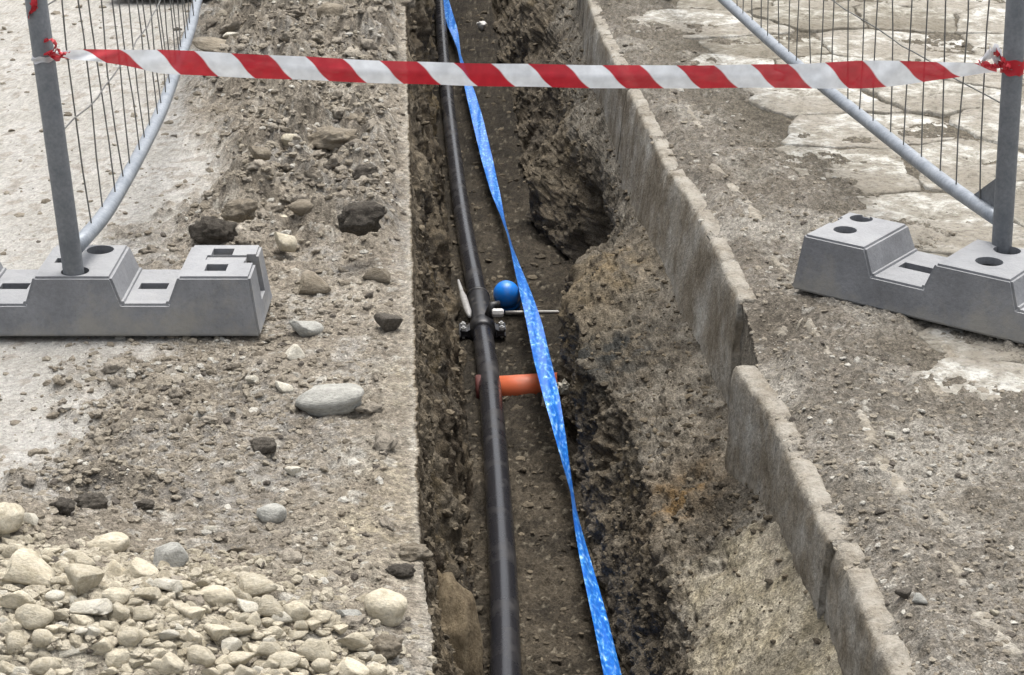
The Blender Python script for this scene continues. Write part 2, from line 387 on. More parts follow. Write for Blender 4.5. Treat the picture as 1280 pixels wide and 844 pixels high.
s = np.concatenate([np.zeros((ni, 1)), np.cumsum(sgn, 1)], 1); s = s - s[:, iA:iA + 1] + ax[:, None]
SG = np.repeat(SEG[None], ni, 0)
dense = smooth(1.6, 2.02, Y) * (1 - smooth(11.3, 13, Y)) * (1 - smooth(2.4, 3.2, np.abs(X)))
isL, isW, isFl, isR = SG == 0, (SG == 1) | (SG == 3), SG == 2, SG == 4
# smooth the base profile at its corners
pos = np.stack([X, Y, Z], -1)
du = np.gradient(pos, axis=1); dv = np.gradient(pos, axis=0)
nrm = np.cross(du, dv); nrm /= np.linalg.norm(nrm, axis=2)[..., None] + 1e-12
for _ in range(3):
    nrm[:, 1:-1] = (nrm[:, :-2] + nrm[:, 1:-1] * 2 + nrm[:, 2:]) / 4
nrm /= np.linalg.norm(nrm, axis=2)[..., None] + 1e-12

def poly_x(pts, z=0.0):                            # boundary line, as x at each row
    a = line([P(px, py, z) for px, py in pts]); return np.interp(Yc, a[:, 1], a[:, 0])[:, None]
def blob(px, py, rx, ry, z=0.0):                   # soft patch on the ground, radii in metres
    c = P(px, py, z); return np.exp(-(((X - c[0]) / rx) ** 2 + ((Y - c[1]) / ry) ** 2))

wob = 0.10 * fbm(s * 4, Y * 3, 4, 3)
road_edge = poly_x([(262, 0), (240, 50), (222, 100), (248, 165), (262, 215), (235, 250), (175, 300), (180, 380), (165, 440), (85, 520), (62, 600), (15, 650), (-200, 760), (-240, 844)])
road = smooth(0.12, -0.10, (X - road_edge) + wob + 0.09 * fbm(s * 22, Y * 17, 3, 4)) * isL
spoil = isL * (1 - road) * smooth(0.0, 0.10, ax[:, None] - X)
rough_far = smooth(3.9, 4.5, Y) * smooth(-0.02, 0.25, X - road_edge)        # the lumpy spoil beyond the fence foot
mid = smooth(2.75, 3.0, Y) * (1 - smooth(3.6, 4.0, Y)) * smooth(-0.28, -0.7, X - 0.0)
edge_d = np.abs(ax[:, None] - X)
D = np.zeros_like(X)
big = fbm(s * 3.2, Y * 2.2, 4, 11)
med = fbm(s * 11, Y * 9, 4, 21)
fin = fbm(s * 45, Y * 38, 4, 31, 0.6)
c1, a1, m1 = clods(s, Y, 0.13, 200, 0.5, 0.42)
c2, a2, m2 = clods(s, Y, 0.06, 300, 0.5, 0.42)
c3, a3, m3 = clods(s, Y, 0.028, 400, 0.55)
c4, a4, m4 = clods(s, Y, 0.014, 500, 0.5, 0.5)
# left ground
eL = smooth(0.0, 0.06, edge_d)
lumpy = np.clip(0.15 + 0.85 * rough_far + 0.25 * mid, 0, 1)
L_d = spoil * (lumpy * (0.05 * big + 0.045 + 0.03 * med + 1.0 * c1 + 0.95 * c2) + 0.006 * med + 0.0035 * fin + 0.55 * c3 * (0.35 + 0.65 * lumpy) + 0.5 * c4)
mnd = sum(hh_ * blob(px_, py_, rx_, ry_) for px_, py_, rx_, ry_, hh_ in ((430, 168, .17, .16, .10), (300, 268, .15, .12, .07), (392, 292, .14, .10, .05), (335, 205, .16, .14, .06), (360, 118, .22, .2, .07), (300, 40, .3, .3, .09), (440, 70, .16, .3, .08), (450, 285, .1, .08, .04)))
L_d += spoil * mnd * (0.72 + 0.5 * fbm(s * 12, Y * 10, 4, 171, 0.55)) * eL
L_d += road * (0.004 * big + 0.0022 * med + 0.0013 * fin + 0.18 * c4 + 0.12 * c3)
L_d *= (0.25 + 0.75 * eL)
heap_c = P(70, 830); heap = np.exp(-(((X - heap_c[0]) / 0.50) ** 2 + ((Y - heap_c[1] + 0.12) / 0.34) ** 2))
L_d += isL * (0.15 * heap + 0.07 * blob(-20, 700, 0.2, 0.16))
bl = blob(80, 625, 0.16, 0.05) + blob(150, 620, 0.1, 0.04)
L_d += isL * bl * (0.03 + 0.5 * c2 + 0.3 * c1)
# flatten under the fence feet
for (px_, py_, r_) in ((160, 395, 0.52), (1150, 340, 0.5)):
    c = P(px_, py_); fl = np.exp(-(((X - c[0]) / r_) ** 4 + ((Y - c[1]) / 0.28) ** 4)); L_d *= 1 - 0.93 * fl * isL
D += L_d * isL
# walls
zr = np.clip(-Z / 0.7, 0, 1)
sand = smooth(3.04, 2.97, Y + 0.07 * fbm(s * 7, Y * 7, 4, 77)) * smooth(-0.35, -0.29, Z + 0.02 * fbm(s * 9, Y * 9, 3, 78)) * (X > f2x[:, None]) * (SG == 3)
wl = (SG == 1); wr = (SG == 3)
hid = np.clip(smooth(0, 0.12, (kx[:, None] - X)), 0, 1)
n_patch = fbm(s * 2.5, Y * 2.5, 3, 96)
w_d = (0.022 + 0.03 * smooth(4.4, 5.2, Y)) * fbm(s * 3.2, Y * 3, 2, 91) + 0.013 * fbm(s * 9, Y * 12, 3, 92) + 0.006 * fin - 0.006 + 0.3 * c1 + 0.75 * c2 * smooth(-0.15, 0.25, n_patch) + 0.010 * fbm(s * 22, Y * 18, 3, 98) + 0.5 * c3 + 0.45 * c4
w_d -= 0.006 * np.clip(fbm(s * 3, Y * 40, 2, 97), 0, 1) * smooth(0.1, -0.2, n_patch)
D += wl * w_d * 0.8 * smooth(0.0, 0.1, -Z)
D += wl * (0.05 * np.exp(-((Z + 0.32) / 0.1) ** 2) * fbm(s * 0 + 3.3, Y * 5, 3, 95))
D += wr * w_d * (1 - 0.85 * sand) * (0.2 + 0.8 * hid) + wr * sand * (0.004 * med + 0.002 * fin + 0.25 * c4 + 0.006)
# a leaning clod mass in the recess of the right wall
D += wr * (1 - sand) * (-0.006 * np.exp(-((Z + 0.47) / 0.1) ** 2) + 0.006 * np.exp(-((Z + 0.32) / 0.07) ** 2))
D += wr * (-0.20 * np.exp(-((Y - 5.5) / 0.38) ** 4) * np.exp(-((Z + 0.52) / 0.17) ** 4) + 0.05 * np.exp(-((Y - 4.72) / 0.25) ** 2) * np.exp(-((Z + 0.4) / 0.2) ** 2) + 0.07 * np.exp(-((Y - 6.35) / 0.25) ** 2) * np.exp(-((Z + 0.55) / 0.16) ** 2))
D += isFl * (0.006 * big + 0.01 * med + 0.005 * fin + 0.4 * c3 + 0.4 * c4 + 0.35 * c2 * smooth(4.4, 5.0, Y))
# right: mud over crazy paving
cover_line = poly_x([(775, 0), (800, 60), (865, 130), (945, 215), (1040, 262), (1170, 330), (1150, 420), (1225, 500), (1390, 620), (1600, 844)])
cov = smooth(0.32, -0.2, X - cover_line + 0.2 * fbm(s * 3.5, Y * 2.2, 4, 123) + 0.12 * fbm(s * 16, Y * 11, 4, 124))
near_mud = smooth(3.5, 3.2, Y)
R_d = -0.0095 + 0.0255 * cov + 0.010 * big * cov + 0.006 * med * (0.4 + 0.6 * cov) + 0.003 * fin + (0.5 * c3 + 0.5 * c4 + 0.25 * c2) * (0.25 + 0.75 * cov)
gap = np.exp(-((Y - 3.53) / 0.13) ** 4) * smooth(0.22, 0.04, X - tx[:, None])
R_d += -0.05 * gap + 0.016 * np.exp(-((X - tx[:, None] - 0.09) / 0.05) ** 2) * (0.4 + fbm(s * 6, Y * 6, 3, 131)) 
R_d += 0.0085 * smooth(0.0, 0.045, X - tx[:, None] - 0.014 + 0.02 * fbm(s * 9, Y * 9, 3, 134))
R_d = R_d * (smooth(0.0, 0.06, X - tx[:, None] - 0.02) * 0.85 + 0.15) + 0.006 * smooth(0.1, 0.02, X - tx[:, None]) * (0.9 + fbm(s * 20, Y * 14, 3, 133) * 1.2)
c = P(1150, 340); R_d *= 1 - 0.8 * np.exp(-(((X - c[0]) / 0.42) ** 4 + ((Y - c[1]) / 0.2) ** 4)) * (R_d > 0)
D += isR * R_d
crumb = (RNG.random(X.shape) - 0.5) + 0.8 * vnoise(s * 75, Y * 60, 141)
patch = smooth(-0.35, 0.35, fbm(s * 6, Y * 6, 3, 142))
D += crumb * (isL * (1 - road) * (0.0032 + 0.001 * lumpy) * (0.4 + 0.6 * patch) * (0.3 + 0.7 * eL) + isL * road * 0.0012 + isR * (0.0012 + 0.0026 * cov) + isW * (1 - 0.75 * sand) * 0.0055 * (0.5 + 0.5 * patch) + isFl * 0.0035)
D *= np.where(np.abs(nrm[..., 2]) < 9, dense, 0)
pos = pos + nrm * D[..., None]
X2, Y2, Z2 = pos[..., 0], pos[..., 1], pos[..., 2]

# soil colours (dust, spoil, wet clay, sand, plus shade painted in the trench)
def mixc(a, b, f): return a + (b - a) * np.clip(f, 0, 1)[..., None]
def C(*v): return np.array(v, float) * np.ones(X.shape + (1,))
n1 = fbm(s * 5, Y * 5, 5, 41); n2 = fbm(s * 20, Y * 18, 4, 42); n3 = fbm(s * 1.6, Y * 1.6, 3, 43)
spk = RNG.random(X.shape)
dust = mixc(C(.43, .412, .372), C(.5, .485, .45), 0.5 + n1)
dust = mixc(dust, C(.3, .265, .215), smooth(0.25, 0.6, n2 + 0.5 * n1) * 0.6)
earth = mixc(C(.27, .236, .188), C(.385, .35, .292), 0.5 + n1 * 1.1 + 0.4 * n2)
grey_e = mixc(C(.24, .226, .202), C(.36, .345, .315), 0.5 + n2)
earth = mixc(earth, grey_e, smooth(-0.05, 0.4, n3 * 1.2 + 0.5 * n1) * 0.75)
earth = mixc(earth, C(.1, .087, .07), smooth(0.0, 0.5, n2 - 0.5 * n1 + 0.3 * n3) * 0.75 * lumpy)
earth = mixc(earth, C(.15, .13, .105), smooth(0.1, 0.5, fbm(s * 9, Y * 9, 4, 47)) * 0.55)
yel = blob(490, 650, 0.11, 0.22) + 0.7 * blob(495, 500, 0.06, 0.22)
earth = mixc(earth, C(.36, .31, .21), np.clip(yel, 0, 1) * (0.55 + 0.6 * n1))
earth = mixc(earth, C(.09, .08, .068), np.clip(bl, 0, 1) * 0.8)
earth = mixc(earth, C(.38, .345, .27), np.clip(heap, 0, 1) * 0.8 * smooth(0.05, 0.5, heap))
for cc, aa, mm, w in ((c2, a2, m2, .7), (c3, a3, m3, .8), (c4, a4, m4, .7)):
    tint = (aa * 37.7) % 1
    cl = mixc(mixc(C(.2, .172, .135), C(.31, .275, .22), tint), C(.42, .4, .35), smooth(0.86, 0.95, tint))
    earth = mixc(earth, cl, mm * w)
lip = np.exp(-(edge_d / 0.012) ** 2)
left_c = mixc(earth, dust, road)
left_c = mixc(left_c, C(.42, .39, .33), lip * 0.55)
wallc = mixc(C(.07, .055, .038), C(.18, .145, .098), 0.5 + n1 + 0.6 * n2)
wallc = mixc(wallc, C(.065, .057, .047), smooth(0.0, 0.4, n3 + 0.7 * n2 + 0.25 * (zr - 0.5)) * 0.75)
wallc = mixc(wallc, C(.24, .185, .105), smooth(0.25, 0.55, n3 * 1.2 - 0.5 * n2) * 0.75)
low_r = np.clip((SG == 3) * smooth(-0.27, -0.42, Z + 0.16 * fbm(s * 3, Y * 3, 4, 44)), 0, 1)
wallc = mixc(wallc, mixc(C(.088, .076, .06), C(.205, .172, .128), 0.5 + n1 + n2), low_r * 0.75)  # lower right wall: moist soil tone, part of it painted shade
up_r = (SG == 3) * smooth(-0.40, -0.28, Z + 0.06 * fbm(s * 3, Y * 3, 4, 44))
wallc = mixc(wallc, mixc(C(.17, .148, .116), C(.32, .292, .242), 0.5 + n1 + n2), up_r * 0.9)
for cc, aa, mm, w in ((c2, a2, m2, .4), (c3, a3, m3, .5), (c4, a4, m4, .4)):
    tint = (aa * 37.7) % 1
    wallc = mixc(wallc, mixc(wallc * 0.75, C(.27, .235, .18), smooth(0.5, 1.0, tint)), mm * w)
wallc = mixc(wallc, mixc(C(.35, .305, .215), C(.47, .42, .32), 0.5 + n2), sand)
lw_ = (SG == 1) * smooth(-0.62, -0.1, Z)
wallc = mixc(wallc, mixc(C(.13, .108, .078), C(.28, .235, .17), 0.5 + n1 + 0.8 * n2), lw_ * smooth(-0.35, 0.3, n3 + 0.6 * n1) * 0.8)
st_ = fbm(s * 3, Y * 16, 4, 151); pt_ = fbm(s * 5, Y * 4, 4, 152)
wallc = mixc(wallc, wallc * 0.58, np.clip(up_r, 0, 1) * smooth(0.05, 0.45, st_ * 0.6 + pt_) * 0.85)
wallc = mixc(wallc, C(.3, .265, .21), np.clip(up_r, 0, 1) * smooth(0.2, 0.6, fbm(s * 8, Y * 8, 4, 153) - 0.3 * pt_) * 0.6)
def wblob(px, py, z, r): q = P(px, py, z); return np.exp(-((X - q[0]) ** 2 + (Y - q[1]) ** 2 * 0.6 + (Z - q[2]) ** 2) / r ** 2) * (SG == 3)
wallc = mixc(wallc, C(.055, .055, .05), wblob(760, 440, -.33, .13) * (0.7 + n2)); wallc = mixc(wallc, C(.2, .13, .06), wblob(838, 610, -.27, .1) * (0.75 + n2))
wallc = mixc(wallc, C(.25, .195, .12), wblob(765, 350, -.3, .14) * (0.6 + n2))
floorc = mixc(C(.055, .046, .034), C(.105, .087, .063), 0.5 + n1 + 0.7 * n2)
floorc = mixc(floorc, C(.032, .028, .022), (np.exp(-((Y - 4.8) / 0.5) ** 2) + 0.35 * smooth(5, 6, Y)) * 0.75)  # floor made darker round the clamp and beyond
floorc = mixc(floorc, C(.3, .265, .2), m4 * ((a4 * 37.7) % 1 > 0.8) * 0.6)
mud = mixc(C(.178, .161, .134), C(.275, .253, .217), 0.5 + n1 + 0.6 * n2)
mud = mixc(mud, C(.17, .148, .12), smooth(0.1, 0.5, n3 + 0.6 * n2) * 0.6)
for cc, aa, mm, w in ((c3, a3, m3, .7), (c4, a4, m4, .6)):
    tint = (aa * 37.7) % 1
    mud = mixc(mud, mixc(mixc(C(.15, .13, .104), C(.25, .222, .178), tint), C(.45, .43, .38), smooth(0.9, 0.96, tint)), mm * w)
mud = mixc(mud, C(.4, .378, .33), smooth(0.12, 0.5, fbm(s * 4, Y * 3, 5, 181)) * 0.5)
mud = mixc(mud, C(.13, .113, .085), (1 - cov) * 0.85)
mud = mixc(mud, C(.1, .085, .065), gap * 0.7)
floorc = floorc * (1 - 0.4 * smooth(6, 7.5, Y))[..., None]  # shade from the trench walls painted into the far floor colour
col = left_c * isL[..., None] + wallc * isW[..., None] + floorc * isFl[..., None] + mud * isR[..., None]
col *= (0.72 + 0.5 * spk + 0.18 * (1 - road * isL) * vnoise(s * 60, Y * 45, 143) - 0.15 * road * isL * (spk - .5))[..., None]
col = np.concatenate([np.clip(col, 0.01, 0.8), (1 - 0.6 * road * isL)[..., None]], -1)

def strip(name, j0, j1, m):
    w = j1 - j0 + 1; v = pos[:, j0:j1 + 1].reshape(-1, 3); idx = np.arange(ni * w).reshape(ni, w)
    q = np.stack([idx[:-1, :-1], idx[:-1, 1:], idx[1:, 1:], idx[1:, :-1]], -1).reshape(-1, 4)
    return tag(mesh_np(name, v, q, m, True, None, col[:, j0:j1 + 1].reshape(-1, 4)), kind='structure')
jb = [0] + [int(np.where(SEG == q)[0][0]) for q in (1, 2, 3, 4)] + [nj - 1]
ground = strip('ground', jb[0], jb[1], M_soil)
wall_l = strip('trench_wall', jb[1], jb[2], M_wall)
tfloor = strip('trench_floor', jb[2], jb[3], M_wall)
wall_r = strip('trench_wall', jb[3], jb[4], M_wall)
pavement = strip('pavement', jb[4], jb[5], M_mud)

def gz_at(x, y, seg_=0):
    i = min(max(int(np.searchsorted(Yc, y)), 0), ni - 1)
    ja, jz = (jb[0], jb[1]) if seg_ == 0 else (jb[4], jb[5]) if seg_ == 4 else (jb[2], jb[3])
    j = ja + int(np.argmin(np.abs(X2[i, ja:jz + 1] - x)))
    return float(Z2[max(i - 1, 0):i + 2, max(j - 1, ja):j + 2].mean())
def on_ground(px, py, seg_=0):
    z = 0.0
    for _ in range(5):
        p = P(px, py, z); z = gz_at(p[0], p[1], seg_)
    return P(px, py, z)

# ------------------------------------------------------------------ kerb of concrete edging slabs
kerb = tag(empty('kerb', (0.45, 4, 0)), kind='structure')
def kerb_stone(pts, n, th, seed, zt=0.008):
    """pts: (top front x, y, bottom front x, bottom z)"""
    a = np.array(pts, float); t = np.linspace(0, 1, n)
    yy = np.interp(t, np.linspace(0, 1, len(a)), a[:, 1]); o = np.argsort(a[:, 1])
    tx_ = np.interp(yy, a[o, 1], a[o, 0]); bx_ = np.interp(yy, a[o, 1], a[o, 2]); bz_ = np.interp(yy, a[o, 1], a[o, 3])
    rings = []
    nf = 14
    for i in range(n):
        r = []
        for q in np.linspace(0, 1, nf): r.append((bx_[i] + (tx_[i] - bx_[i]) * q, bz_[i] + (zt - 0.012 - bz_[i]) * q))
        r.append((tx_[i] + 0.004, zt - 0.003)); r.append((tx_[i] + 0.012, zt))
        for q in (0.35, 0.65): r.append((tx_[i] + th * q, zt))
        r.append((tx_[i] + th - 0.008, zt)); r.append((tx_[i] + th, zt - 0.01)); r.append((bx_[i] + th, bz_[i]))
        rings.append([(x, yy[i], z) for x, z in r])
    R = np.array(rings); m = R.shape[1]
    yv, zv = R[..., 1], R[..., 2] + R[..., 0] * 0.7
    d = 0.004 * fbm(yv * 2.5 + seed, zv * 2.5, 2, seed) + 0.0022 * fbm(yv * 26, zv * 26, 4, seed + 3)
    chip = np.clip(fbm(yv * 16, zv * 3, 3, seed + 9, .5) - 0.1, 0, 1)
    top = smooth(zt - 0.05, zt, R[..., 2])
    R[..., 0] += d + chip * 0.012 * top; R[..., 2] += (0.004 * fbm(yv * 22, R[..., 0] * 30, 3, seed + 5) - chip * 0.018) * top
    v = R.reshape(-1, 3).tolist(); f = []
    for i in range(n - 1):
        for k_ in range(m):
            k2 = (k_ + 1) % m; f.append((i * m + k_, i * m + k2, (i + 1) * m + k2, (i + 1) * m + k_))
    f.append(tuple(range(m))[::-1]); f.append(tuple((n - 1) * m + q for q in range(m)))
    b = np.array(v) - np.array([0.472, 4, 0]); b += RNG.normal(size=b.shape) * 0.0007
    return mesh_np('kerb_stone', b, f, M_kerb, True, kerb)
def kp(tpx, tpy, dz, lean=0.0):
    t_ = P(tpx, tpy, 0.008); return (t_[0], t_[1], t_[0] + lean, dz)
kerb_stone([(P(1135, 844)[0] + 0.05, 1.2, P(1135, 844)[0] + 0.03, -.24), kp(1133, 844, -.24, -.012), kp(1096, 760, -.24, -.012), kp(1058, 674, -.24, -.012)], 50, 0.045, 5)
kerb_stone([kp(1050, 672, -.27, -.01), kp(1000, 568, -.3, -.012), kp(970, 505, -.32, -.012), kp(930, 452, -.34, -.01)], 70, 0.048, 6, 0.004)
kerb_stone([kp(936, 374, -.34, -.02), kp(905, 312, -.34, -.03), kp(866, 238, -.34, -.05), kp(839, 203, -.34, -.05), kp(814, 153, -.34, -.045), kp(792, 110, -.34, -.03)], 110, 0.048, 8, 0.006)
kerb_stone([kp(790, 107, -.34, -.03), kp(777, 77, -.34, -.02), kp(757, 40, -.34, -.02), kp(741, 0, -.34, -.02), (P(735, -40)[0], P(735, -40)[1], P(735, -40)[0], -.34)], 70, 0.05, 9, 0.004)

# ------------------------------------------------------------------ paving stones on the right
def clip_poly(poly, a, b):                          # keep the side nearer to a than b
    mx, my = (a[0] + b[0]) / 2, (a[1] + b[1]) / 2; nx, ny = b[0] - a[0], b[1] - a[1]; out = []
    for i in range(len(poly)):
        p, q = poly[i], poly[(i + 1) % len(poly)]
        dp, dq = (p[0] - mx) * nx + (p[1] - my) * ny, (q[0] - mx) * nx + (q[1] - my) * ny
        if dp <= 0: out.append(p)
        if dp * dq < 0:
            t_ = dp / (dp - dq); out.append((p[0] + (q[0] - p[0]) * t_, p[1] + (q[1] - p[1]) * t_))
    return out
seeds = []; rr = random.Random(12)
gy = 2.3; row = 0
while gy < 8.6:
    gx_ = 0.5 + (row % 2) * 0.2
    while gx_ < 2.9:
        seeds.append((gx_ + rr.uniform(-.15, .15), gy + rr.uniform(-.14, .14))); gx_ += rr.uniform(0.34, 0.5)
    gy += 0.40; row += 1
def txa(y): return float(np.interp(y, LT[:, 1], LT[:, 0]))
for k_, sd_ in enumerate(seeds):
    if sd_[0] < txa(sd_[1]) + 0.3: continue
    poly = [(sd_[0] - .5, sd_[1] - .5), (sd_[0] + .5, sd_[1] - .5), (sd_[0] + .5, sd_[1] + .5), (sd_[0] - .5, sd_[1] + .5)]
    for o2 in seeds:
        if o2 != sd_ and abs(o2[0] - sd_[0]) < 1 and abs(o2[1] - sd_[1]) < 1: poly = clip_poly(poly, sd_, o2)
    if len(poly) < 3: continue
    cx_, cy_ = np.mean(poly, 0)
    xin = txa(cy_) + 0.2
    # resample the outline by angle, shrink for the joint, roughen
    ns, nr = 80, 16; ang = np.linspace(0, 2 * math.pi, ns, endpoint=False); rad = np.full(ns, 9.0)
    for i in range(len(poly)):
        p, q = np.array(poly[i]) - (cx_, cy_), np.array(poly[(i + 1) % len(poly)]) - (cx_, cy_)
        e = q - p; den = np.cos(ang) * e[1] - np.sin(ang) * e[0]; num = p[0] * e[1] - p[1] * e[0]
        with np.errstate(divide='ignore', invalid='ignore'): r_ = num / den
        rad = np.where((r_ > 0) & (r_ < rad), r_, rad)
    rad = (np.roll(rad, 1) + rad * 6 + np.roll(rad, -1)) / 8
    px_ = cx_ + np.cos(ang) * 2; rad = rad - 0.007 + 0.022 * fbm(np.cos(ang) * 2.2 + k_ * 7, np.sin(ang) * 2.2, 3, 61)
    tilt = (rr.uniform(-.012, .012), rr.uniform(-.012, .012)); base = rr.uniform(-0.003, 0.006)
    fr = np.concatenate([np.linspace(0.08, 0.94, nr - 3), [0.975, 1.0, 1.01]])
    RX = fr[:, None] * rad[None] * np.cos(ang)[None]; RY = fr[:, None] * rad[None] * np.sin(ang)[None]
    RX = np.maximum(RX, np.interp(RY + cy_, LT[:, 1], LT[:, 0]) + 0.075 - cx_)
    gxw, gyw = RX + cx_, RY + cy_
    stepn = np.round(fbm(gxw * 3.5, gyw * 5, 3, 71) * 3) / 3
    RZ = base + RX * tilt[0] + RY * tilt[1] + 0.0035 * fbm(gxw * 7, gyw * 11, 5, 81, .6) + 0.005 * stepn
    RZ[-2] -= 0.0025; RZ += (np.random.default_rng(k_).random(RZ.shape) - .5) * 0.002; RZ[-1] -= 0.05
    v = np.concatenate([[[0, 0, base]], np.stack([RX, RY, RZ], -1).reshape(-1, 3)]); f = [(0, 1 + i, 1 + (i + 1) % ns) for i in range(ns)]
    for r_ in range(nr - 1):
        for i in range(ns):
            i2 = (i + 1) % ns; f.append((1 + r_ * ns + i, 1 + (r_ + 1) * ns + i, 1 + (r_ + 1) * ns + i2, 1 + r_ * ns + i2))
    o = mesh_np('paving_stone', v, f, M_paving, True, pavement); o.location = (cx_, cy_, 0)

# broken ridges of old mortar bedding that show through the mud, parallel to the kerb
def ridge(pts, w, hgt, seed):
    w *= 1.5; hgt *= 0.45
    pw = np.array([on_ground(px, py, 4) for px, py in pts]); p = spline(pw, max(12, int(12 * len(pts))))
    n = len(p); tg = np.gradient(p, axis=0); tg /= np.linalg.norm(tg, axis=1)[:, None]; sd_ = np.stack([tg[:, 1], -tg[:, 0], 0 * tg[:, 0]], -1)
    ii = np.arange(n) * 1.0; ww = w * (0.7 + 0.6 * fbm(ii * 0.35 + seed, ii * 0, 3, seed)); taper = np.minimum(1, np.minimum(ii, n - 1 - ii) / 2.5 + 0.25)
    hh = hgt * (0.8 + 0.7 * fbm(ii * 0.5, ii * 0 + 3.3, 3, seed + 4)) * taper
    rows = []
    for q, hz in ((-1, -0.02), (-0.8, 0.5), (-0.25, 1.0), (0.35, 0.95), (0.85, 0.45), (1, -0.02)):
        r = p + sd_ * (q * ww * taper)[:, None]; r[:, 2] = p[:, 2] - 0.012 + (0.012 + hh) * max(hz, -1) - (0.02 if hz < 0 else 0); rows.append(r)
    V = np.stack(rows, 1); m = 6; f = [(i * m + q, i * m + q + 1, (i + 1) * m + q + 1, (i + 1) * m + q) for i in range(n - 1) for q in range(m - 1)]
    mesh_np('mortar_ridge', V.reshape(-1, 3), f, M_mortar, True, pavement)
ridge([(846, 108), (862, 140), (885, 172)], 0.02, 0.008, 1)
ridge([(890, 205), (915, 235), (940, 262), (955, 290)], 0.02, 0.010, 2)
ridge([(1010, 398), (1022, 420), (1036, 444)], 0.011, 0.012, 3)
ridge([(972, 420), (988, 406), (1008, 400)], 0.022, 0.012, 4)
ridge([(1072, 512), (1085, 535), (1090, 560)], 0.015, 0.012, 5)
ridge([(1085, 562), (1115, 595), (1135, 620)], 0.02, 0.008, 6)
ridge([(1165, 630), (1182, 655)], 0.014, 0.010, 7)
ridge([(1168, 690), (1195, 712), (1205, 735)], 0.016, 0.010, 8)
ridge([(1220, 765), (1250, 795), (1275, 822)], 0.02, 0.009, 9)
ridge([(1175, 425), (1200, 460), (1230, 490), (1262, 505)], 0.022, 0.010, 10)
ridge([(1160, 478), (1172, 490), (1184, 497)], 0.02, 0.010, 11)
ridge([(965, 320), (976, 335), (985, 342)], 0.013, 0.010, 12)

# ------------------------------------------------------------------ stones
def ico(sub):
    bm = bmesh.new(); bmesh.ops.create_icosphere(bm, subdivisions=sub, radius=1); v = np.array([q.co[:] for q in bm.verts]); f = np.array([[q.index for q in p.verts] for p in bm.faces]); bm.free(); return v, f
ICO1, ICO2, ICO3 = ico(1), ico(3), ico(4)
def n3d(v, sc, seed):                              # cheap 3-D noise from three planes
    return (vnoise(v[:, 0] * sc + seed, v[:, 1] * sc, seed) + vnoise(v[:, 1] * sc - seed, v[:, 2] * sc, seed + 1) + vnoise(v[:, 2] * sc, v[:, 0] * sc + 2.2 * seed, seed + 2)) / 1.7
def rock_shape(seed, base, cuts=9, lo=0.62, hi=0.9, nz=0.1):
    r = np.random.default_rng(seed); v = base[0].copy()
    v = v * (1 + 0.28 * n3d(v, 0.9, seed))[:, None]
    for _ in range(cuts):
        n = r.normal(size=3); n /= np.linalg.norm(n); d = r.uniform(lo, hi); e = np.clip(v @ n - d, 0, None); v -= np.outer(e * 0.97, n)
    v = v * (1 + nz * n3d(v, 2.2, seed + 5) + 0.5 * nz * n3d(v, 5.5, seed + 6) + (0.35 * nz * n3d(v, 12, seed + 7) if nz > 0.2 else 0))[:, None]
    v -= (v.max(0) + v.min(0)) / 2; v /= np.abs(v).max(0)
    return v
def rock_mesh(name, seed, base, mt, cuts=9, lo=0.62, hi=0.9, nz=0.1, sm=True):
    o = mesh_np(name, rock_shape(seed, base, cuts, lo, hi, nz), base[1], mt, sm); me = o.data; bpy.data.objects.remove(o); return me
ROUND = {}
def rocks(mt, key):
    if (mt.name, key) not in ROUND:
        kw = {'a': dict(cuts=15, lo=0.42, hi=0.72, nz=0.05), 'r': dict(cuts=4, lo=0.8, hi=0.95, nz=0.06), 'c': dict(cuts=3, lo=0.8, hi=0.95, nz=0.26)}[key]
        ROUND[(mt.name, key)] = [rock_mesh('stone', 100 + 13 * q + ord(key), ICO3 if key == 'c' else ICO2, mt, **kw) for q in range(10 if key == 'a' else 6)]
    return ROUND[(mt.name, key)]
placed = []
def stone(px, py, w, h, mt, key='a', label=None, cat='stone', name='stone', group=None, seg_=0, flat=0.75, rz=None, var=None, sink=0.22):
    p = on_ground(px, py + h * 0.3, seg_); m = pxm(p); wm, hm = w / m / 2, h / m / 2
    ms = rocks(mt, key); me = ms[(var if var is not None else random.randrange(len(ms))) % len(ms)]
    o = bpy.data.objects.new(name, me); sz = hm * flat * 1.18
    o.scale = (wm, max(hm * 0.9, wm * 0.7), sz); o.rotation_euler = (random.uniform(-.15, .15), random.uniform(-.15, .15), rz if rz is not None else random.uniform(-.3, .3))
    o.location = (p[0], p[1], p[2] + sz * (1 - 2 * sink)); link(o); tag(o, label, cat, group); placed.append((px, py, w))
    return o
G_SP = 'loose stones on the dug-out earth beside the trench'
def lone(*a, **k): return stone(*a, group=G_SP, **k)
stone(413, 495, 88, 50, M_grey, 'r', 'large flat pale grey stone lying alone left of the trench edge', flat=0.62, rz=0.12, var=1, group=G_SP)
lone(413, 15, 34, 30, M_brown, 'r', label='rounded tan stone above the tape in the far spoil', var=2)
lone(270, 55, 64, 24, M_brown, 'r', label='long low brown stone beside the far end of the left fence rail', flat=0.6)
lone(288, 44, 20, 10, M_pale, 'a', label='small pale stone on top of the long low brown stone')
lone(453, 271, 62, 52, M_clod, 'c', label='biggest dark earth clod near the trench edge', cat='clod', name='earth_clod')
lone(267, 287, 62, 50, M_clod, 'c', label='dark crumbly clod behind the end of the left fence foot', cat='clod', name='earth_clod')
lone(457, 217, 34, 32, M_clod, 'c', label='smaller dark clod just beyond the biggest dark clod', cat='clod', name='earth_clod')
lone(330, 556, 40, 26, M_clod, 'c', label='dark clod on bare dirt below the flat grey stone', cat='clod', name='earth_clod')
lone(483, 403, 38, 30, M_clod, 'a', label='dark grey lump near the trench edge above the flat grey stone', cat='clod', name='earth_clod')
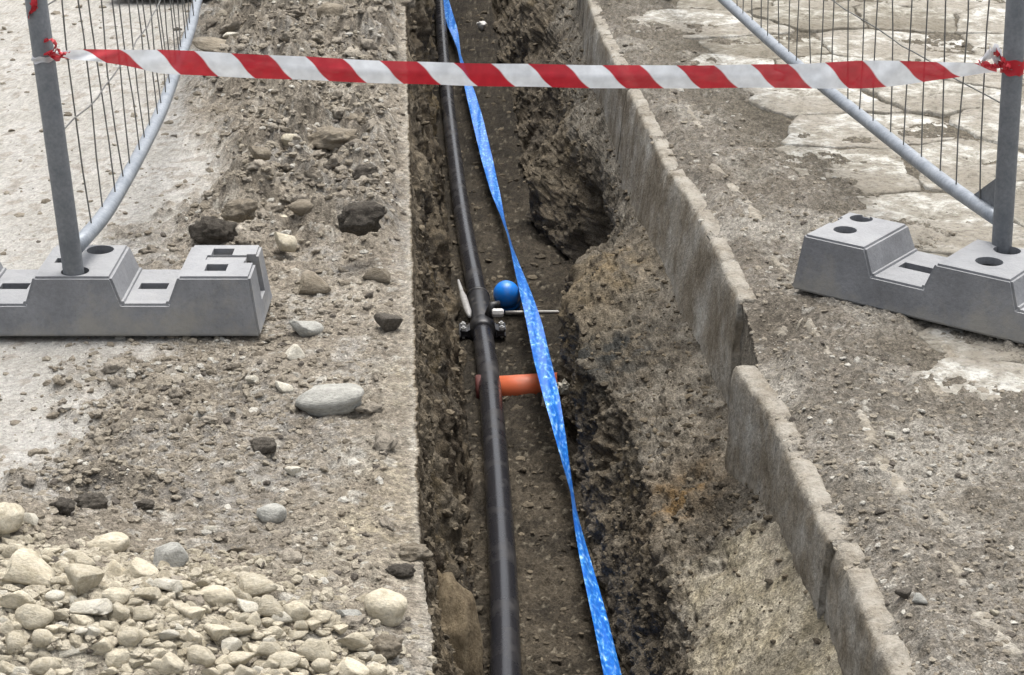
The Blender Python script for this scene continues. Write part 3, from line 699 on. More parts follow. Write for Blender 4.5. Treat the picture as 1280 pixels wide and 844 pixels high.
lone(384, 409, 42, 28, M_grey, 'a', label='grey white rock just off the corner of the left fence foot', rz=0.3)
lone(394, 354, 42, 36, M_brown, 'a', label='squarish brown rock right of the end of the left fence foot')
lone(471, 341, 36, 20, M_brown, 'a', label='low tan rock between the fence foot and the trench edge')
lone(357, 301, 32, 30, M_tan, 'a', label='tan rock standing behind the right end of the fence foot')
lone(380, 258, 36, 22, M_brown, 'r', label='rounded brown rock left of the biggest dark clod')
lone(358, 276, 26, 16, M_tan, 'a', label='small tan rock between the rounded brown rock and the standing tan rock')
lone(325, 190, 30, 24, M_brown, 'a', label='brown rock in the spoil left of a paler rock')
lone(365, 176, 26, 24, M_tan, 'a', label='paler tan rock in the middle of the far spoil')
lone(415, 172, 70, 40, M_brown, 'c', label='broad brown earth lump in the far spoil', cat='clod', name='earth_clod')
lone(420, 108, 44, 30, M_clod, 'c', label='dark clod hidden just under the barrier tape', cat='clod', name='earth_clod')
lone(300, 262, 50, 36, M_brown, 'c', label='brown earth lump beside the dark crumbly clod', cat='clod', name='earth_clod')
lone(440, 150, 40, 26, M_brown, 'c', label='brown earth lump above the smaller dark clod', cat='clod', name='earth_clod')
lone(355, 484, 26, 15, M_pale, 'a', label='small whitish stone left of the flat grey stone')
lone(366, 440, 32, 24, M_pale, 'a', label='pale rock between the fence foot corner and the flat grey stone')
lone(316, 474, 18, 14, M_pale, 'a', label='small pale chip on the dirt below the fence foot')
lone(366, 589, 22, 18, M_pale, 'a', label='small white stone on bare dirt under the flat grey stone')
lone(340, 641, 38, 32, M_grey, 'r', label='smooth grey stone with a twin lobe on open dirt')
lone(303, 685, 40, 32, M_brown, 'a', label='brown stone half buried above the stone heap')
lone(136, 679, 54, 32, M_tan, 'r', label='smooth oval pinkish stone lying just above the heap', var=3)
lone(215, 697, 46, 48, M_grey, 'a', label='blocky grey stone at the upper edge of the heap')
lone(482, 756, 56, 54, M_tan, 'r', label='round tan stone at the brink of the trench')
lone(482, 808, 46, 42, M_brown, 'c', label='lumpy grey brown stone at the brink below the round tan stone')
lone(437, 768, 32, 24, M_grey, 'a', label='grey stone left of the round tan stone at the brink')
lone(520, 690, 44, 26, M_brown, 'c', label='crumbly earth lump overhanging the brink above the round tan stone', cat='clod', name='earth_clod')
lone(500, 712, 40, 24, M_clod, 'c', label='dark crumbly lump at the brink beside the overhanging lump', cat='clod', name='earth_clod')
lone(80, 632, 34, 30, M_clod, 'c', label='dark clod left in the row of clods above the heap', cat='clod', name='earth_clod')
lone(116, 628, 44, 34, M_clod, 'c', label='widest dark clod in the row above the heap', cat='clod', name='earth_clod')
lone(182, 630, 28, 20, M_clod, 'c', label='dark clod at the right end of the row above the heap', cat='clod', name='earth_clod')
lone(264, 661, 18, 14, M_pale, 'a', label='small pale stone on the dirt above the blocky grey stone')
heap_list = [(11, 655, 44, 50), (36, 648, 27, 20, 'p'), (20, 690, 38, 28), (42, 718, 72, 46), (103, 729, 52, 50), (107, 704, 28, 26), (140, 714, 38, 32), (177, 715, 56, 36),
 (211, 733, 40, 22, 'p'), (186, 744, 36, 24), (116, 761, 56, 26, 'p'), (44, 771, 54, 40), (8, 790, 34, 30), (22, 752, 48, 36), (164, 797, 34, 33), (89, 815, 36, 24, 'p'), (126, 810, 38, 44),
 (150, 827, 36, 28), (205, 793, 40, 20, 'p'), (58, 833, 40, 30), (273, 746, 50, 34), (22, 806, 32, 40), (53, 797, 30, 28), (322, 733, 52, 36), (310, 760, 34, 15, 'p'), (340, 762, 38, 32),
 (371, 766, 38, 30), (399, 773, 36, 22), (440, 798, 52, 42), (393, 811, 46, 36), (356, 827, 44, 27), (402, 834, 26, 22), (335, 811, 36, 20), (300, 790, 36, 26), (270, 795, 38, 26), (240, 770, 36, 26),
 (250, 820, 44, 32), (215, 830, 40, 26), (300, 828, 40, 28), (150, 765, 34, 26), (75, 770, 30, 24), (180, 770, 30, 22), (440, 838, 50, 24), (470, 840, 30, 20)]
GH = 'stones of the heap in the near left corner'
LH = 'tan stone among many in the heap at the lower left corner'
LP = 'pale whitish stone scattered among the tan ones in the heap at the lower left'
OWN = {0: 'tan stone at the far left end of the heap beside its topmost small pale stone', 1: 'topmost small whitish stone at the upper left of the heap', 3: 'largest tan stone of the heap, near its upper left edge',
 4: 'big angular tan stone right beside the largest stone of the heap', 5: 'small tan stone on the upper edge above the big angular one', 6: 'tan stone directly below the smooth oval pinkish stone',
 7: 'long tan stone at the upper edge left of the blocky grey stone', 8: 'small pale stone directly below the blocky grey stone', 9: 'tan stone directly below the long tan stone', 10: 'flat whitish stone lying under the big angular stone',
 11: 'rounded tan stone below the largest stone of the heap', 13: 'tan stone wedged between the largest heap stone and the rounded one below', 14: 'egg shaped tan stone standing in the middle of the heap',
 20: 'low broad tan stone at the upper edge left of the crest stone', 23: 'large tan crest stone at the upper edge of the right half of the heap', 24: 'small pale stone just under the crest stone', 28: 'large tan stone at the end of the heap nearest the trench', 30: 'oval tan stone in the lowest visible row of the heap'}
for i_, q in enumerate(heap_list):
    stone(q[0], q[1], q[2] * 0.97, q[3] * 0.97, M_pale if len(q) > 4 else M_tan, 'r' if i_ in (11, 14, 30) else random.choice('aaar'), OWN.get(i_, LP if len(q) > 4 else LH), group=GH, sink=random.uniform(-0.05, 0.14))
cnt = 0; tries = 0
while cnt < 252 and tries < 9000:
    tries += 1
    px, py = random.uniform(-25, 485), random.uniform(655, 866)
    top = np.interp(px, [-60, 0, 60, 200, 330, 420, 470], [640, 650, 685, 708, 738, 780, 815])
    if py < top + 4: continue
    w = random.uniform(13, 28) * (1 if random.random() < 0.8 else 1.3)
    if any((px - a) ** 2 + ((py - b) * 1.3) ** 2 < (0.25 * (w + c_)) ** 2 for a, b, c_ in placed): continue
    mt_ = random.choice([M_tan] * 9 + [M_pale]); stone(px, py, w, w * random.uniform(0.6, 0.85), mt_, random.choice('aaaaaar'), LH if mt_ is M_tan else LP, group=GH, sink=random.uniform(0.02, 0.2)); cnt += 1
for (px, py, w, h, mt, lb) in ((1113, 543, 17, 12, M_pale, 'small pinkish pebble on mud right of the kerb'), (1150, 748, 20, 16, M_grey, 'grey pebble beside a hollow in the mud near the kerb'),
        (1130, 742, 24, 16, M_clod, 'dark lump in a hollow of the mud near the kerb'), (1243, 765, 12, 10, M_tan, 'tiny yellowish pebble near the lower right corner'),
        (1100, 640, 14, 12, M_clod, 'small dark lump on the mud right of the kerb'), (1224, 716, 14, 12, M_clod, 'small dark lump by a mortar ridge')):
    stone(px, py, w, h, mt, 'a', lb, group='pebbles on the muddy paving', seg_=4)

# boulder bulging from the left trench wall
o = bpy.data.objects.new('boulder', rock_mesh('boulder', 321, ICO3, M_boulder, 4, 0.75, 0.95, 0.13)); pb = P(563, 790, -0.33)
o.location = (pb[0] - 0.005, pb[1], -0.36); o.scale = (0.065, 0.10, 0.14); link(o); tag(o, 'tan sandstone boulder bulging from the left trench wall', 'boulder')

# small gravel and crumbs: too many to count
def scatter(name, j0, j1, n, smin, smax, weight, colr, label, seed, base=None, nz=0.2, sink=0.08, sm=False):
    base = base or ICO1
    r = np.random.default_rng(seed); wgt = weight[:, j0:j1] * dense[:, j0:j1]
    area = (np.gradient(Yc)[:, None] * np.ones((1, j1 - j0))) * np.gradient(s, axis=1)[:, j0:j1] * pxa[:, j0:j1]; wgt = np.clip(wgt * area, 0, None).ravel(); wgt /= wgt.sum()
    pick = r.choice(len(wgt), n, p=wgt); pp = pos[:, j0:j1].reshape(-1, 3)[pick]; nn = nrm[:, j0:j1].reshape(-1, 3)[pick]
    shapes = [rock_shape(900 + q, base, 5, 0.6, 0.9, nz) for q in range(12)]; nb = len(base[0]); V = np.zeros((n, nb, 3)); sh = r.integers(0, 12, n)
    size = smin * (smax / smin) ** (r.random(n) ** 2.2); size *= (0.6 + 0.4 * pp[:, 1] / 3.0)
    a, b_ = r.random(n) * 6.28, r.normal(size=n) * 0.4
    for q in range(12):
        mk = sh == q; v = shapes[q][None] * np.array([1, 0.8, 0.6]) * size[mk][:, None, None] * (0.7 + 0.6 * r.random((mk.sum(), 1, 3)))
        ca, sa = np.cos(a[mk])[:, None], np.sin(a[mk])[:, None]; cb, sb = np.cos(b_[mk])[:, None], np.sin(b_[mk])[:, None]
        x, y, z = v[..., 0], v[..., 1] * cb - v[..., 2] * sb, v[..., 1] * sb + v[..., 2] * cb
        V[mk] = np.stack([x * ca - y * sa, x * sa + y * ca, z], -1)
    V += (pp + nn * (size * sink)[:, None])[:, None]
    fc = (base[1][None] + (np.arange(n) * nb)[:, None, None]).reshape(-1, 3)
    cs = np.repeat(colr(r, n, pp, pick)[:, None], nb, 1).reshape(-1, 3)
    return tag(mesh_np(name, V.reshape(-1, 3), fc, M_gravel, sm, None, cs), label, None, None, 'stuff')
pxa = 1.0 / (Y ** 2 + 2.0) ** 1.3
def earthy(r, n, pp, pick):
    t_ = r.random(n)[:, None]; c0 = np.array([.2, .172, .132]) + (np.array([.33, .295, .235]) - np.array([.2, .172, .132])) * t_
    pale = r.random(n) < 0.10; c0[pale] = np.array([.44, .42, .37]) * (0.8 + 0.4 * r.random((pale.sum(), 1)))
    dark = r.random(n) < 0.07; c0[dark] = np.array([.12, .105, .088]); return c0
def sandy(r, n, pp, pick):
    t_ = r.random(n)[:, None]; return np.array([.3, .265, .195]) + np.array([.2, .19, .17]) * t_
def wallish(r, n, pp, pick):
    t_ = r.random(n)[:, None]; return np.array([.07, .058, .042]) + np.array([.13, .108, .075]) * t_ ** 1.5
wL = spoil * (0.35 + 1.4 * rough_far + 0.9 * mid + 1.2 * np.clip(bl, 0, 1)) + road * 0.07
scatter('gravel', jb[0], jb[1], 24000, 0.0018, 0.0115, wL, earthy, 'loose gravel and crumbs of earth over the dug-out soil left of the trench', 5)
scatter('gravel', jb[0], jb[1], 7000, 0.0045, 0.015, np.clip(heap - 0.25, 0, 1) * isL, sandy, 'small tan gravel filling the gaps of the stone heap', 15)
def lumpc(r, n, pp, pick):
    t_ = r.random(n)[:, None]; return np.array([.2, .175, .14]) + np.array([.16, .148, .125]) * t_
scatter('rubble', jb[0], jb[1], 520, 0.010, 0.030, spoil * (rough_far * 1.0 + 0.25 * mid + 0.06), lumpc, 'crumbled lumps of dug-out earth heaped beside the trench', 16, ico(3), 0.55, 0.05, True)
scatter('gravel', jb[4], jb[5], 12000, 0.0016, 0.0085, 0.12 + cov, earthy, 'fine gravel and dried mud crumbs over the paving right of the kerb', 6)
scatter('rubble', jb[3], jb[4] - nH, 6000, 0.002, 0.010, (1 - 0.8 * sand) * 1.0, wallish, 'crumbs of soil stuck in the right trench wall', 7)
scatter('rubble', jb[1] + 6, jb[2], 2500, 0.003, 0.014, np.ones_like(X), wallish, 'crumbs of soil stuck in the left trench wall', 8)
scatter('rubble', jb[2], jb[3], 1500, 0.003, 0.013, np.ones_like(X), wallish, 'crumbs of soil on the trench floor', 9)

# ------------------------------------------------------------------ pipes and fittings in the trench
PR = 0.0315
pp_ = [(632, 990), (632, 844), (630, 750), (625, 650), (618, 550), (611, 470), (604, 420), (600, 385), (592, 345), (579, 275), (569, 205), (561, 140), (556, 90), (552, 40), (549, -10), (548, -40)]
pipe_pts = [PF(a, b, PR * 0.9) for a, b in pp_]
pipe_path = spline(pipe_pts, 90)
o = MB().tube(pipe_path, PR, 28).build('black_pipe', M_pipe)
tag(o, 'long black plastic water pipe lying along the trench floor', 'pipe')
def pipe_frame(py):
    i = int(np.argmin([abs(pj(q)[1] - py) for q in pipe_path])); t_ = pipe_path[min(i + 1, 89)] - pipe_path[max(i - 1, 0)]; t_ /= np.linalg.norm(t_); return pipe_path[i], t_
def pj(p):
    d = np.asarray(p) - np.array([0, 0, H]); zc = d[1] * CP - d[2] * SP; return 640 + F * d[0] / zc, 422 - F * (d[1] * SP + d[2] * CP) / zc
# coupling + tapping saddle on the pipe
c0, t0 = pipe_frame(412); c1_, t1_ = pipe_frame(375)
side = np.cross(t0, [0, 0, 1.0]); side /= np.linalg.norm(side); upv = np.cross(side, t0)
if side[0] < 0: side = -side
sad = tag(empty('pipe_clamp', c0), 'black clamp saddle bolted round the black pipe with bright bolts', 'pipe clamp')
def loc(a, b, c): return c0 + t0 * a + side * b + upv * c
if np.dot(upv, [0, 0, 1]) < 0: upv = -upv
if t0[1] < 0: t0 = -t0
MB().tube([loc(0.02, 0, 0), loc(0.028, 0, 0), loc(0.30, -0.003, 0.002), loc(0.315, -0.003, 0.002)], [PR * 1.05, PR * 1.14, PR * 1.14, PR * 1.03], 28).build('sleeve', M_fit, sad, off=c0)
MB().tube([loc(0.29, -0.003, 0.002), loc(0.305, -0.003, 0.002)], PR * 1.22, 28).build('sleeve_rim', M_fit, sad, off=c0)
MB().tube([loc(-0.035, 0, 0), loc(-0.03, 0, 0), loc(0.03, 0, 0), loc(0.035, 0, 0)], [PR * 1.1, PR * 1.3, PR * 1.3, PR * 1.1], 28).build('band', M_fit, sad, off=c0)
def boxv(c, ex, ey, ez, bev=0.004):
    bm = bmesh.new(); bmesh.ops.create_cube(bm, size=1)
    for v in bm.verts:
        q = np.array(v.co[:]); v.co = Vector(c + ex * q[0] + ey * q[1] + ez * q[2])
    bmesh.ops.bevel(bm, geom=bm.edges[:], offset=bev, segments=2, affect='EDGES'); return bm
for sg in (-1, 1):
    o = mesh_bm('flange', boxv(t0 * 0 + side * sg * (PR * 1.3 + 0.014) - upv * 0.002, t0 * 0.055, side * 0.024, upv * 0.018), M_fit, sad)
    for a in (-0.019, 0.019):
        b0 = side * sg * (PR * 1.3 + 0.018) + t0 * a
        MB().tube([b0 - upv * 0.02, b0 + upv * 0.02], 0.0045, 8).tube([b0 + upv * 0.008, b0 + upv * 0.016], 0.0085, 6).build('bolt', M_bolt, sad, sm=False)
MB().tube([upv * PR * 0.9 + t0 * 0.03 + side * 0.02, upv * (PR + 0.03) + t0 * 0.05 + side * 0.035, upv * (PR + 0.03) + t0 * 0.055 + side * 0.055], [0.016, 0.016, 0.013], 14).build('branch_outlet', M_fit, sad)
# service connection: white nut with thin rod to the right
pr0, pr1 = P(632, 391, -0.575), P(720, 392, -0.575)
rod = tag(MB().tube(spline([pr0, pr0 * .5 + pr1 * .5 + [0, 0, .003], pr1 + [0.25, 0, 0]], 12), 0.0062, 10).build('steel_rod', M_rod), 'thin grey rod crossing the trench from the pipe clamp to the right wall', 'rod')
nutp = P(624, 391, -0.575)
MB().tube([nutp + [-0.022, 0, 0], nutp + [-0.018, 0, 0], nutp + [0.008, 0, 0], nutp + [0.014, 0, 0]], [0.010, 0.014, 0.014, 0.010], 8).build('white_nut', M_white, rod, sm=False)
vb = P(580, 374, -0.61); vt = P(573, 352, -0.61); vd = P(587, 396, -0.61)
o = MB().tube(spline([vt + [0, .0, 0.004], vt * .6 + vb * .4, vb, vb * .4 + vd * .6, vd], 14), np.interp(np.linspace(0, 1, 14), [0, .2, .3, .45, .85, 1], [.004, .007, .0065, .0115, .0115, .005]), 12).build('plastic_sleeve', plastic_mat('dirty_white_plastic', (0.3, 0.295, 0.285), 0.5, (0.1, 0.085, 0.07), 0.9, 50))
tag(o, 'dirty white plastic sleeve wedged left of the black pipe', 'plastic sleeve')
# blue end cap
cb = PF(633, 367, 0.075); axis = np.array([0.12, 0.66, -0.74]); axis /= np.linalg.norm(axis); RB = 0.036; CS = 1.17
prof = [(0.0005, -0.036), (0.012, -0.034), (0.022, -0.0285), (0.030, -0.02), (0.0345, -0.0105), (0.036, 0.0), (0.036, 0.02), (0.0345, 0.0215), (0.0345, 0.027), (0.036, 0.0285), (0.036, 0.05), (0.032, 0.052), (0.032, 0.16)]
cap = MB().tube([cb + axis * z * CS for r_, z in prof[:11]], [r_ * CS for r_, z in prof[:11]], 32).build('blue_pipe_end', M_blue)
tag(cap, 'rounded bright blue pipe end cap standing up beside the black pipe', 'pipe cap')
MB().tube([cb + axis * 0.045, cb + axis * 0.2], 0.031, 24).build('pipe_stub', M_blue, cap)
# orange pipe crossing
OR = 0.041; oc = P(640, 485, -0.635); ol, orr = P(606, 489, -0.645), P(760, 482, -0.635)
od = orr - ol; od /= np.linalg.norm(od)
op = MB().tube([ol, P(706, 483, -0.635)], OR, 32).build('orange_pipe', M_orange); tag(op, 'orange drain pipe crossing under the black pipe at right angles', 'drain pipe')
sk = P(606, 489, -0.642); MB().tube([sk - od * 0.026, sk - od * 0.022, sk + od * 0.004, sk + od * 0.008], [OR * 1.05, OR * 1.16, OR * 1.16, OR * 1.02], 32).build('socket', plastic_mat('dark_red_socket', (0.08, 0.014, 0.011), 0.65), op)
for (px, py, sz, lb) in ((703, 484, 0.02, 'crumpled whitish scrap at the right end of the orange pipe'), (684, 502, 0.016, 'small pale scrap under the blue tape by the orange pipe')):
    v = rock_shape(int(px), ICO2, 5, 0.5, 0.9, 0.6); o = mesh_np('foam_scrap', v, ICO2[1], M_pale, False); o.location = P(px, py, -0.53); o.scale = (sz, sz * .7, sz * 1.2); tag(o, lb, 'scrap')
v = rock_shape(77, ICO2, 4, 0.6, 0.9, 0.3); o = mesh_np('plastic_scrap', v, ICO2[1], M_white, True); o.location = PF(602, 33, 0.03); o.scale = (0.032, 0.03, 0.03); tag(o, 'small white scrap at the far end of the trench', 'scrap')

# blue ribbon tape, twisting along the trench
rb = [(552, -30, 13, .05), (556, 0, 14, .05), (563, 25, 13, .05), (569, 45, 8, .06), (574, 65, 2.5, .06), (581, 90, 6, .06), (587, 112, 11, .07), (597, 150, 14, .07), (609, 200, 14, .07), (619, 240, 11, .06), (629, 275, 3.5, .05), (637, 300, 2, .05), (646, 330, 7, .07), (657, 365, 14, .09), (668, 405, 19, .115), (678, 450, 21, .13), (689, 495, 20, .13), (700, 545, 14, .1), (708, 585, 8, .07), (716, 622, 3, .05), (722, 655, 8, .045), (732, 700, 13, .045), (747, 760, 18, .05), (766, 844, 22, .05), (782, 920, 24, .05)]
cent = np.array([PF(a, b, d) for a, b, w_, d in rb]); wid = np.array([w_ / pxm(q) for (a, b, w_, d), q in zip(rb, cent)])
nn_ = 150; pc = spline(cent, nn_); tt = np.linspace(0, 1, nn_)
arc = np.concatenate([[0], np.cumsum(np.linalg.norm(np.diff(cent, axis=0), axis=1))]); wv = np.interp(tt, arc / arc[-1], wid)
WMAX = 0.05; tg = np.gradient(pc, axis=0); tg /= np.linalg.norm(tg, axis=1)[:, None]; V = []; nq = 6
sgnw = 1
for i in range(nn_):
    view = pc[i] - np.array([0, 0, H]); view /= np.linalg.norm(view); rt = np.cross(tg[i], view); rt /= np.linalg.norm(rt)
    if rt[0] < 0: rt = -rt
    dn = np.cross(rt, tg[i]); dn /= np.linalg.norm(dn)
    ca = min(1, wv[i] / WMAX); sa = math.sqrt(1 - ca * ca)
    for q in np.linspace(-0.5, 0.5, nq): V.append(pc[i] + (rt * ca + dn * sa * 0.75) * q * WMAX + dn * 0.003 * math.sin(q * 9 + i * 0.5))
f = [(i * nq + q, i * nq + q + 1, (i + 1) * nq + q + 1, (i + 1) * nq + q) for i in range(nn_ - 1) for q in range(nq - 1)]
tag(mesh_np('blue_warning_tape', np.array(V), f, M_ribbon), 'twisted blue plastic ribbon tape running along the trench', 'ribbon tape')

# ------------------------------------------------------------------ fence feet
def cutter(bm, rnd, x, y, sx, sy, z0, z1):
    if rnd: bmesh.ops.create_cone(bm, cap_ends=True, segments=28, radius1=sx, radius2=sx, depth=z1 - z0, matrix=Matrix.Translation((x, y, (z0 + z1) / 2)))
    else: bmesh.ops.create_cube(bm, size=1, matrix=Matrix.Translation((x, y, (z0 + z1) / 2)) @ Matrix.Diagonal((sx, sy, z1 - z0, 1)))
def foot_mesh(hl, dep, holes, cw=0.075):
    """block along x: raised ends and middle, low saddles between; front face at y=-dep/2"""
    zt, zl = 0.128, 0.070; e0, e1, m0 = hl - 0.175, hl - 0.19, cw
    prof = [(-hl, 0), (hl, 0), (hl - 0.004, 0.02), (hl - 0.018, zt), (e0 + 0.008, zt), (e1, zl), (m0 + 0.02, zl), (m0, zt), (-m0, zt), (-m0 - 0.02, zl), (-e1, zl), (-e0 - 0.008, zt), (-hl + 0.018, zt), (-hl + 0.004, 0.02)]
    bm = bmesh.new(); rowsv = []
    def inset(z): return 0.012 * z / zt
    for y, sg in ((-dep / 2, 1), (dep / 2, -1)): rowsv.append([bm.verts.new((x, y + sg * inset(z), z)) for x, z in prof])
    n = len(prof)
    bm.faces.new(rowsv[0]); bm.faces.new(rowsv[1][::-1])
    for i in range(n): bm.faces.new((rowsv[0][i], rowsv[1][i], rowsv[1][(i + 1) % n], rowsv[0][(i + 1) % n]))
    bmesh.ops.recalc_face_normals(bm, faces=bm.faces)
    bmesh.ops.bevel(bm, geom=[e for e in bm.edges if e.calc_face_angle(0) > 0.5], offset=0.005, segments=2, affect='EDGES')
    a = mesh_bm('concrete_block', bm, M_foot)
    cs = []
    cav = [((-hl + 0.03, hl - 0.03), 0.010, zl - 0.014), ((e0 + 0.02, hl - 0.034), 0.03, zt - 0.016), ((-hl + 0.034, -e0 - 0.02), 0.03, zt - 0.016), ((-m0 + 0.012, m0 - 0.012), 0.03, zt - 0.016)]
    for (xa, xb), za, zb in cav: cs.append((False, (xa + xb) / 2, 0, xb - xa, dep - 0.07, za, zb))
    for q in cs + holes:
        cb_ = bmesh.new(); cutter(cb_, *q); c_ = mesh_bm('cutter', cb_, M_foot); c_.hide_render = True
        md = a.modifiers.new('b', 'BOOLEAN'); md.object = c_; md.operation = 'DIFFERENCE'; md.solver = 'EXACT'
        dg = bpy.context.evaluated_depsgraph_get(); me = bpy.data.meshes.new_from_object(a.evaluated_get(dg))
        a.modifiers.clear(); a.data = me; bpy.data.objects.remove(c_)
    me.name = 'concrete_block'; bpy.data.objects.remove(a); return me
def slots(hl, cw):
    out = []
    for sg in (-1, 1):
        xm = sg * (cw + 0.02 + hl - 0.19) / 2; out.append((False, xm, 0.0, hl - 0.19 - cw - 0.055, 0.036, 0.012, 0.3))
    return out
hlL, hlR, dep = 0.385, 0.415, 0.232
holesL = slots(hlL, .08) + [(True, 0.0, -0.068, 0.029, 0, .02, .3), (True, 0.025, 0.068, 0.029, 0, .02, .3), (False, -0.035, 0.0, 0.04, 0.03, .04, .3)]
for sg in (-1, 1):
    holesL += [(False, sg * (hlL - 0.095), -0.045, 0.045, 0.042, .03, .3), (False, sg * (hlL - 0.095), 0.055, 0.045, 0.042, .03, .3), (False, sg * (hlL - 0.012), 0.012, 0.06, 0.055, .045, .3), (False, sg * (hlL - 0.075), 0.018, 0.10, 0.03, .1235, .3)]
holesR = slots(hlR, .085) + [(True, 0.0, -0.022, 0.029, 0, .02, .3), (True, 0.0, 0.07, 0.029, 0, .02, .3)]
for sg in (-1, 1):
    holesR += [(True, sg * (hlR - 0.075), -0.02, 0.026, 0, .03, .3), (True, sg * (hlR - 0.065), 0.075, 0.026, 0, .03, .3), (False, sg * (hlR - 0.005), 0.03, 0.05, 0.05, .085, .3)]
GF = 'concrete feet of the mobile fence'
fmL, fmR = foot_mesh(hlL, dep, holesL, .08), foot_mesh(hlR, dep, holesR, .085)
yl = P(160, 428)[1] + dep / 2; postL_base = PY(93, 347, P(93, 347, .128)[1]); xl = postL_base[0] + 0.0
fl = bpy.data.objects.new('concrete_block', fmL); fl.location = (xl, yl, 0.012); fl.rotation_euler = (0, 0.004, 0.012); link(fl)
tag(fl, 'grey concrete fence foot with square holes holding the left post', 'concrete block', GF)
pa = P(988, 362, 0.012); pbk = P(1280, 433, 0.012); dr = pbk - pa; dr[2] = 0; dr /= np.linalg.norm(dr); pn = np.array([-dr[1], dr[0], 0])
cR = pa + dr * hlR + pn * dep / 2
fr_ = bpy.data.objects.new('concrete_block', fmR); fr_.location = (cR[0], cR[1], 0.014); fr_.rotation_euler = (0, 0, math.atan2(dr[1], dr[0])); link(fr_)
tag(fr_, 'grey concrete fence foot with round holes holding the right post', 'concrete block', GF)
ff = bpy.data.objects.new('concrete_block', fmL); pf_ = P(122, 7); ff.location = (pf_[0] + hlL * 0.9, pf_[1] + dep / 2 + 0.01, 0.03); ff.rotation_euler = (0, 0, -0.1); ff.scale = (0.8, 1, 1); link(ff)
tag(ff, 'far fence foot cut off by the upper edge above the left mesh', 'concrete block', GF)

# ------------------------------------------------------------------ fence panels
GP = 'mobile fence panels along both sides of the trench'
def panel(label, pbase, ptop, rail_pts, length, plate=None, hz=2.05, bend=0.0):
    """pbase: where the near post enters its foot; rail_pts: bottom rail from the near post to the far end"""
    root = tag(empty('mesh_fence', pbase), label, 'fence', GP)
    up = ptop - pbase; up /= np.linalg.norm(up); PRad = 0.0215; dn_ = pbase - up * 0.09
    MB().tube([dn_, pbase, pbase + up * hz], PRad, 20).build('post', M_post, root, off=pbase)
    rp = spline(rail_pts, 60)
    MB().tube(rp, 0.0165, 16).build('bottom_rail', M_rail, root, off=pbase)
    far = rp[-1]; hgt = hz - 0.2
    upw = up * 1.0
    MB().tube([far + [0, 0, -0.18], far, far + upw * hgt], PRad, 16).build('post', M_post, root, off=pbase)
    MB().tube(rp + upw * hgt, 0.0165, 12).build('top_rail', M_rail, root, off=pbase)
    m = MB(); L = np.concatenate([[0], np.cumsum(np.linalg.norm(np.diff(rp, axis=0), axis=1))]); d = 0.113
    def onrail(q): return np.array([np.interp(q, L, rp[:, i]) for i in range(3)])
    rv = random.Random(int(abs(pbase[0]) * 1000))
    while d < L[-1] - 0.03:
        b0 = onrail(d); path = []
        for hh in np.linspace(0, hgt, 15): path.append(b0 + upw * hh + np.array([0.004 * math.sin(hh * 9 + d * 20) + rv.uniform(-.002, .002), 0.003 * math.sin(hh * 13 + d * 31), 0]))
        m.tube(path, 0.0018, 5, False); d += 0.113
    hh = 0.25
    while hh < hgt:
        m.tube([onrail(q) + upw * hh + np.array([0.002 * math.sin(q * 25 + hh * 9) + 0.0045, 0, 0.002 * math.sin(q * 17)]) for q in np.linspace(0, L[-1], 40)], 0.0018, 5, False); hh += 0.25
    m.build('wire_mesh', M_wire, root, off=pbase)
    if plate is not None:
        bm = bmesh.new(); vv = [bm.verts.new(Vector(q - pbase)) for q in plate]; fc = bm.faces.new(vv)
        r_ = bmesh.ops.extrude_face_region(bm, geom=[fc])
        for v in r_['geom']:
            if isinstance(v, bmesh.types.BMVert): v.co += Vector((0.004, 0.006, 0))
        mesh_bm('corner_plate', bm, M_post, root)
    return root
zr_ = 0.19
def rp_(px, py, dz=0): return P(px, py, zr_ + dz)
ptl = PY(45, 0, postL_base[1])
rl = [np.array([postL_base[0] + 0.006, postL_base[1] + 0.012, zr_]), rp_(128, 272), rp_(150, 237), rp_(176, 190), rp_(200, 142), rp_(221, 85), rp_(240, 30), rp_(247, 0)]
dirf = rl[-1] - rl[-2]; dirf /= np.linalg.norm(dirf); rl += [rl[-1] + dirf * 0.5 + [0.02, 0, 0], rl[-1] + dirf * 1.0 + [0.04, 0, 0]]
panel('mesh fence panel running back along the left side of the trench', postL_base, ptl, rl, 3.4)
pbr = P(1252, 309, 0.135); ptr = PY(1271, 0, pbr[1])
rr_ = [np.array([pbr[0] - 0.006, pbr[1] + 0.008, zr_ + 0.002]), rp_(1192, 236), rp_(1140, 196), rp_(1078, 147), rp_(1025, 105), rp_(975, 63), rp_(940, 32), rp_(905, 0)]
dirf = rr_[-1] - rr_[-2]; dirf /= np.linalg.norm(dirf); rr_ += [rr_[-1] + dirf * 0.5, rr_[-1] + dirf * 1.0]
yq = pbr[1] + 0.05
panel('mesh fence panel running back along the right side of the kerb', pbr, ptr, rr_, 3.4, plate=[PY(1212, 247, yq + 0.12), PY(1246, 222, yq), PY(1246, 270, yq)])

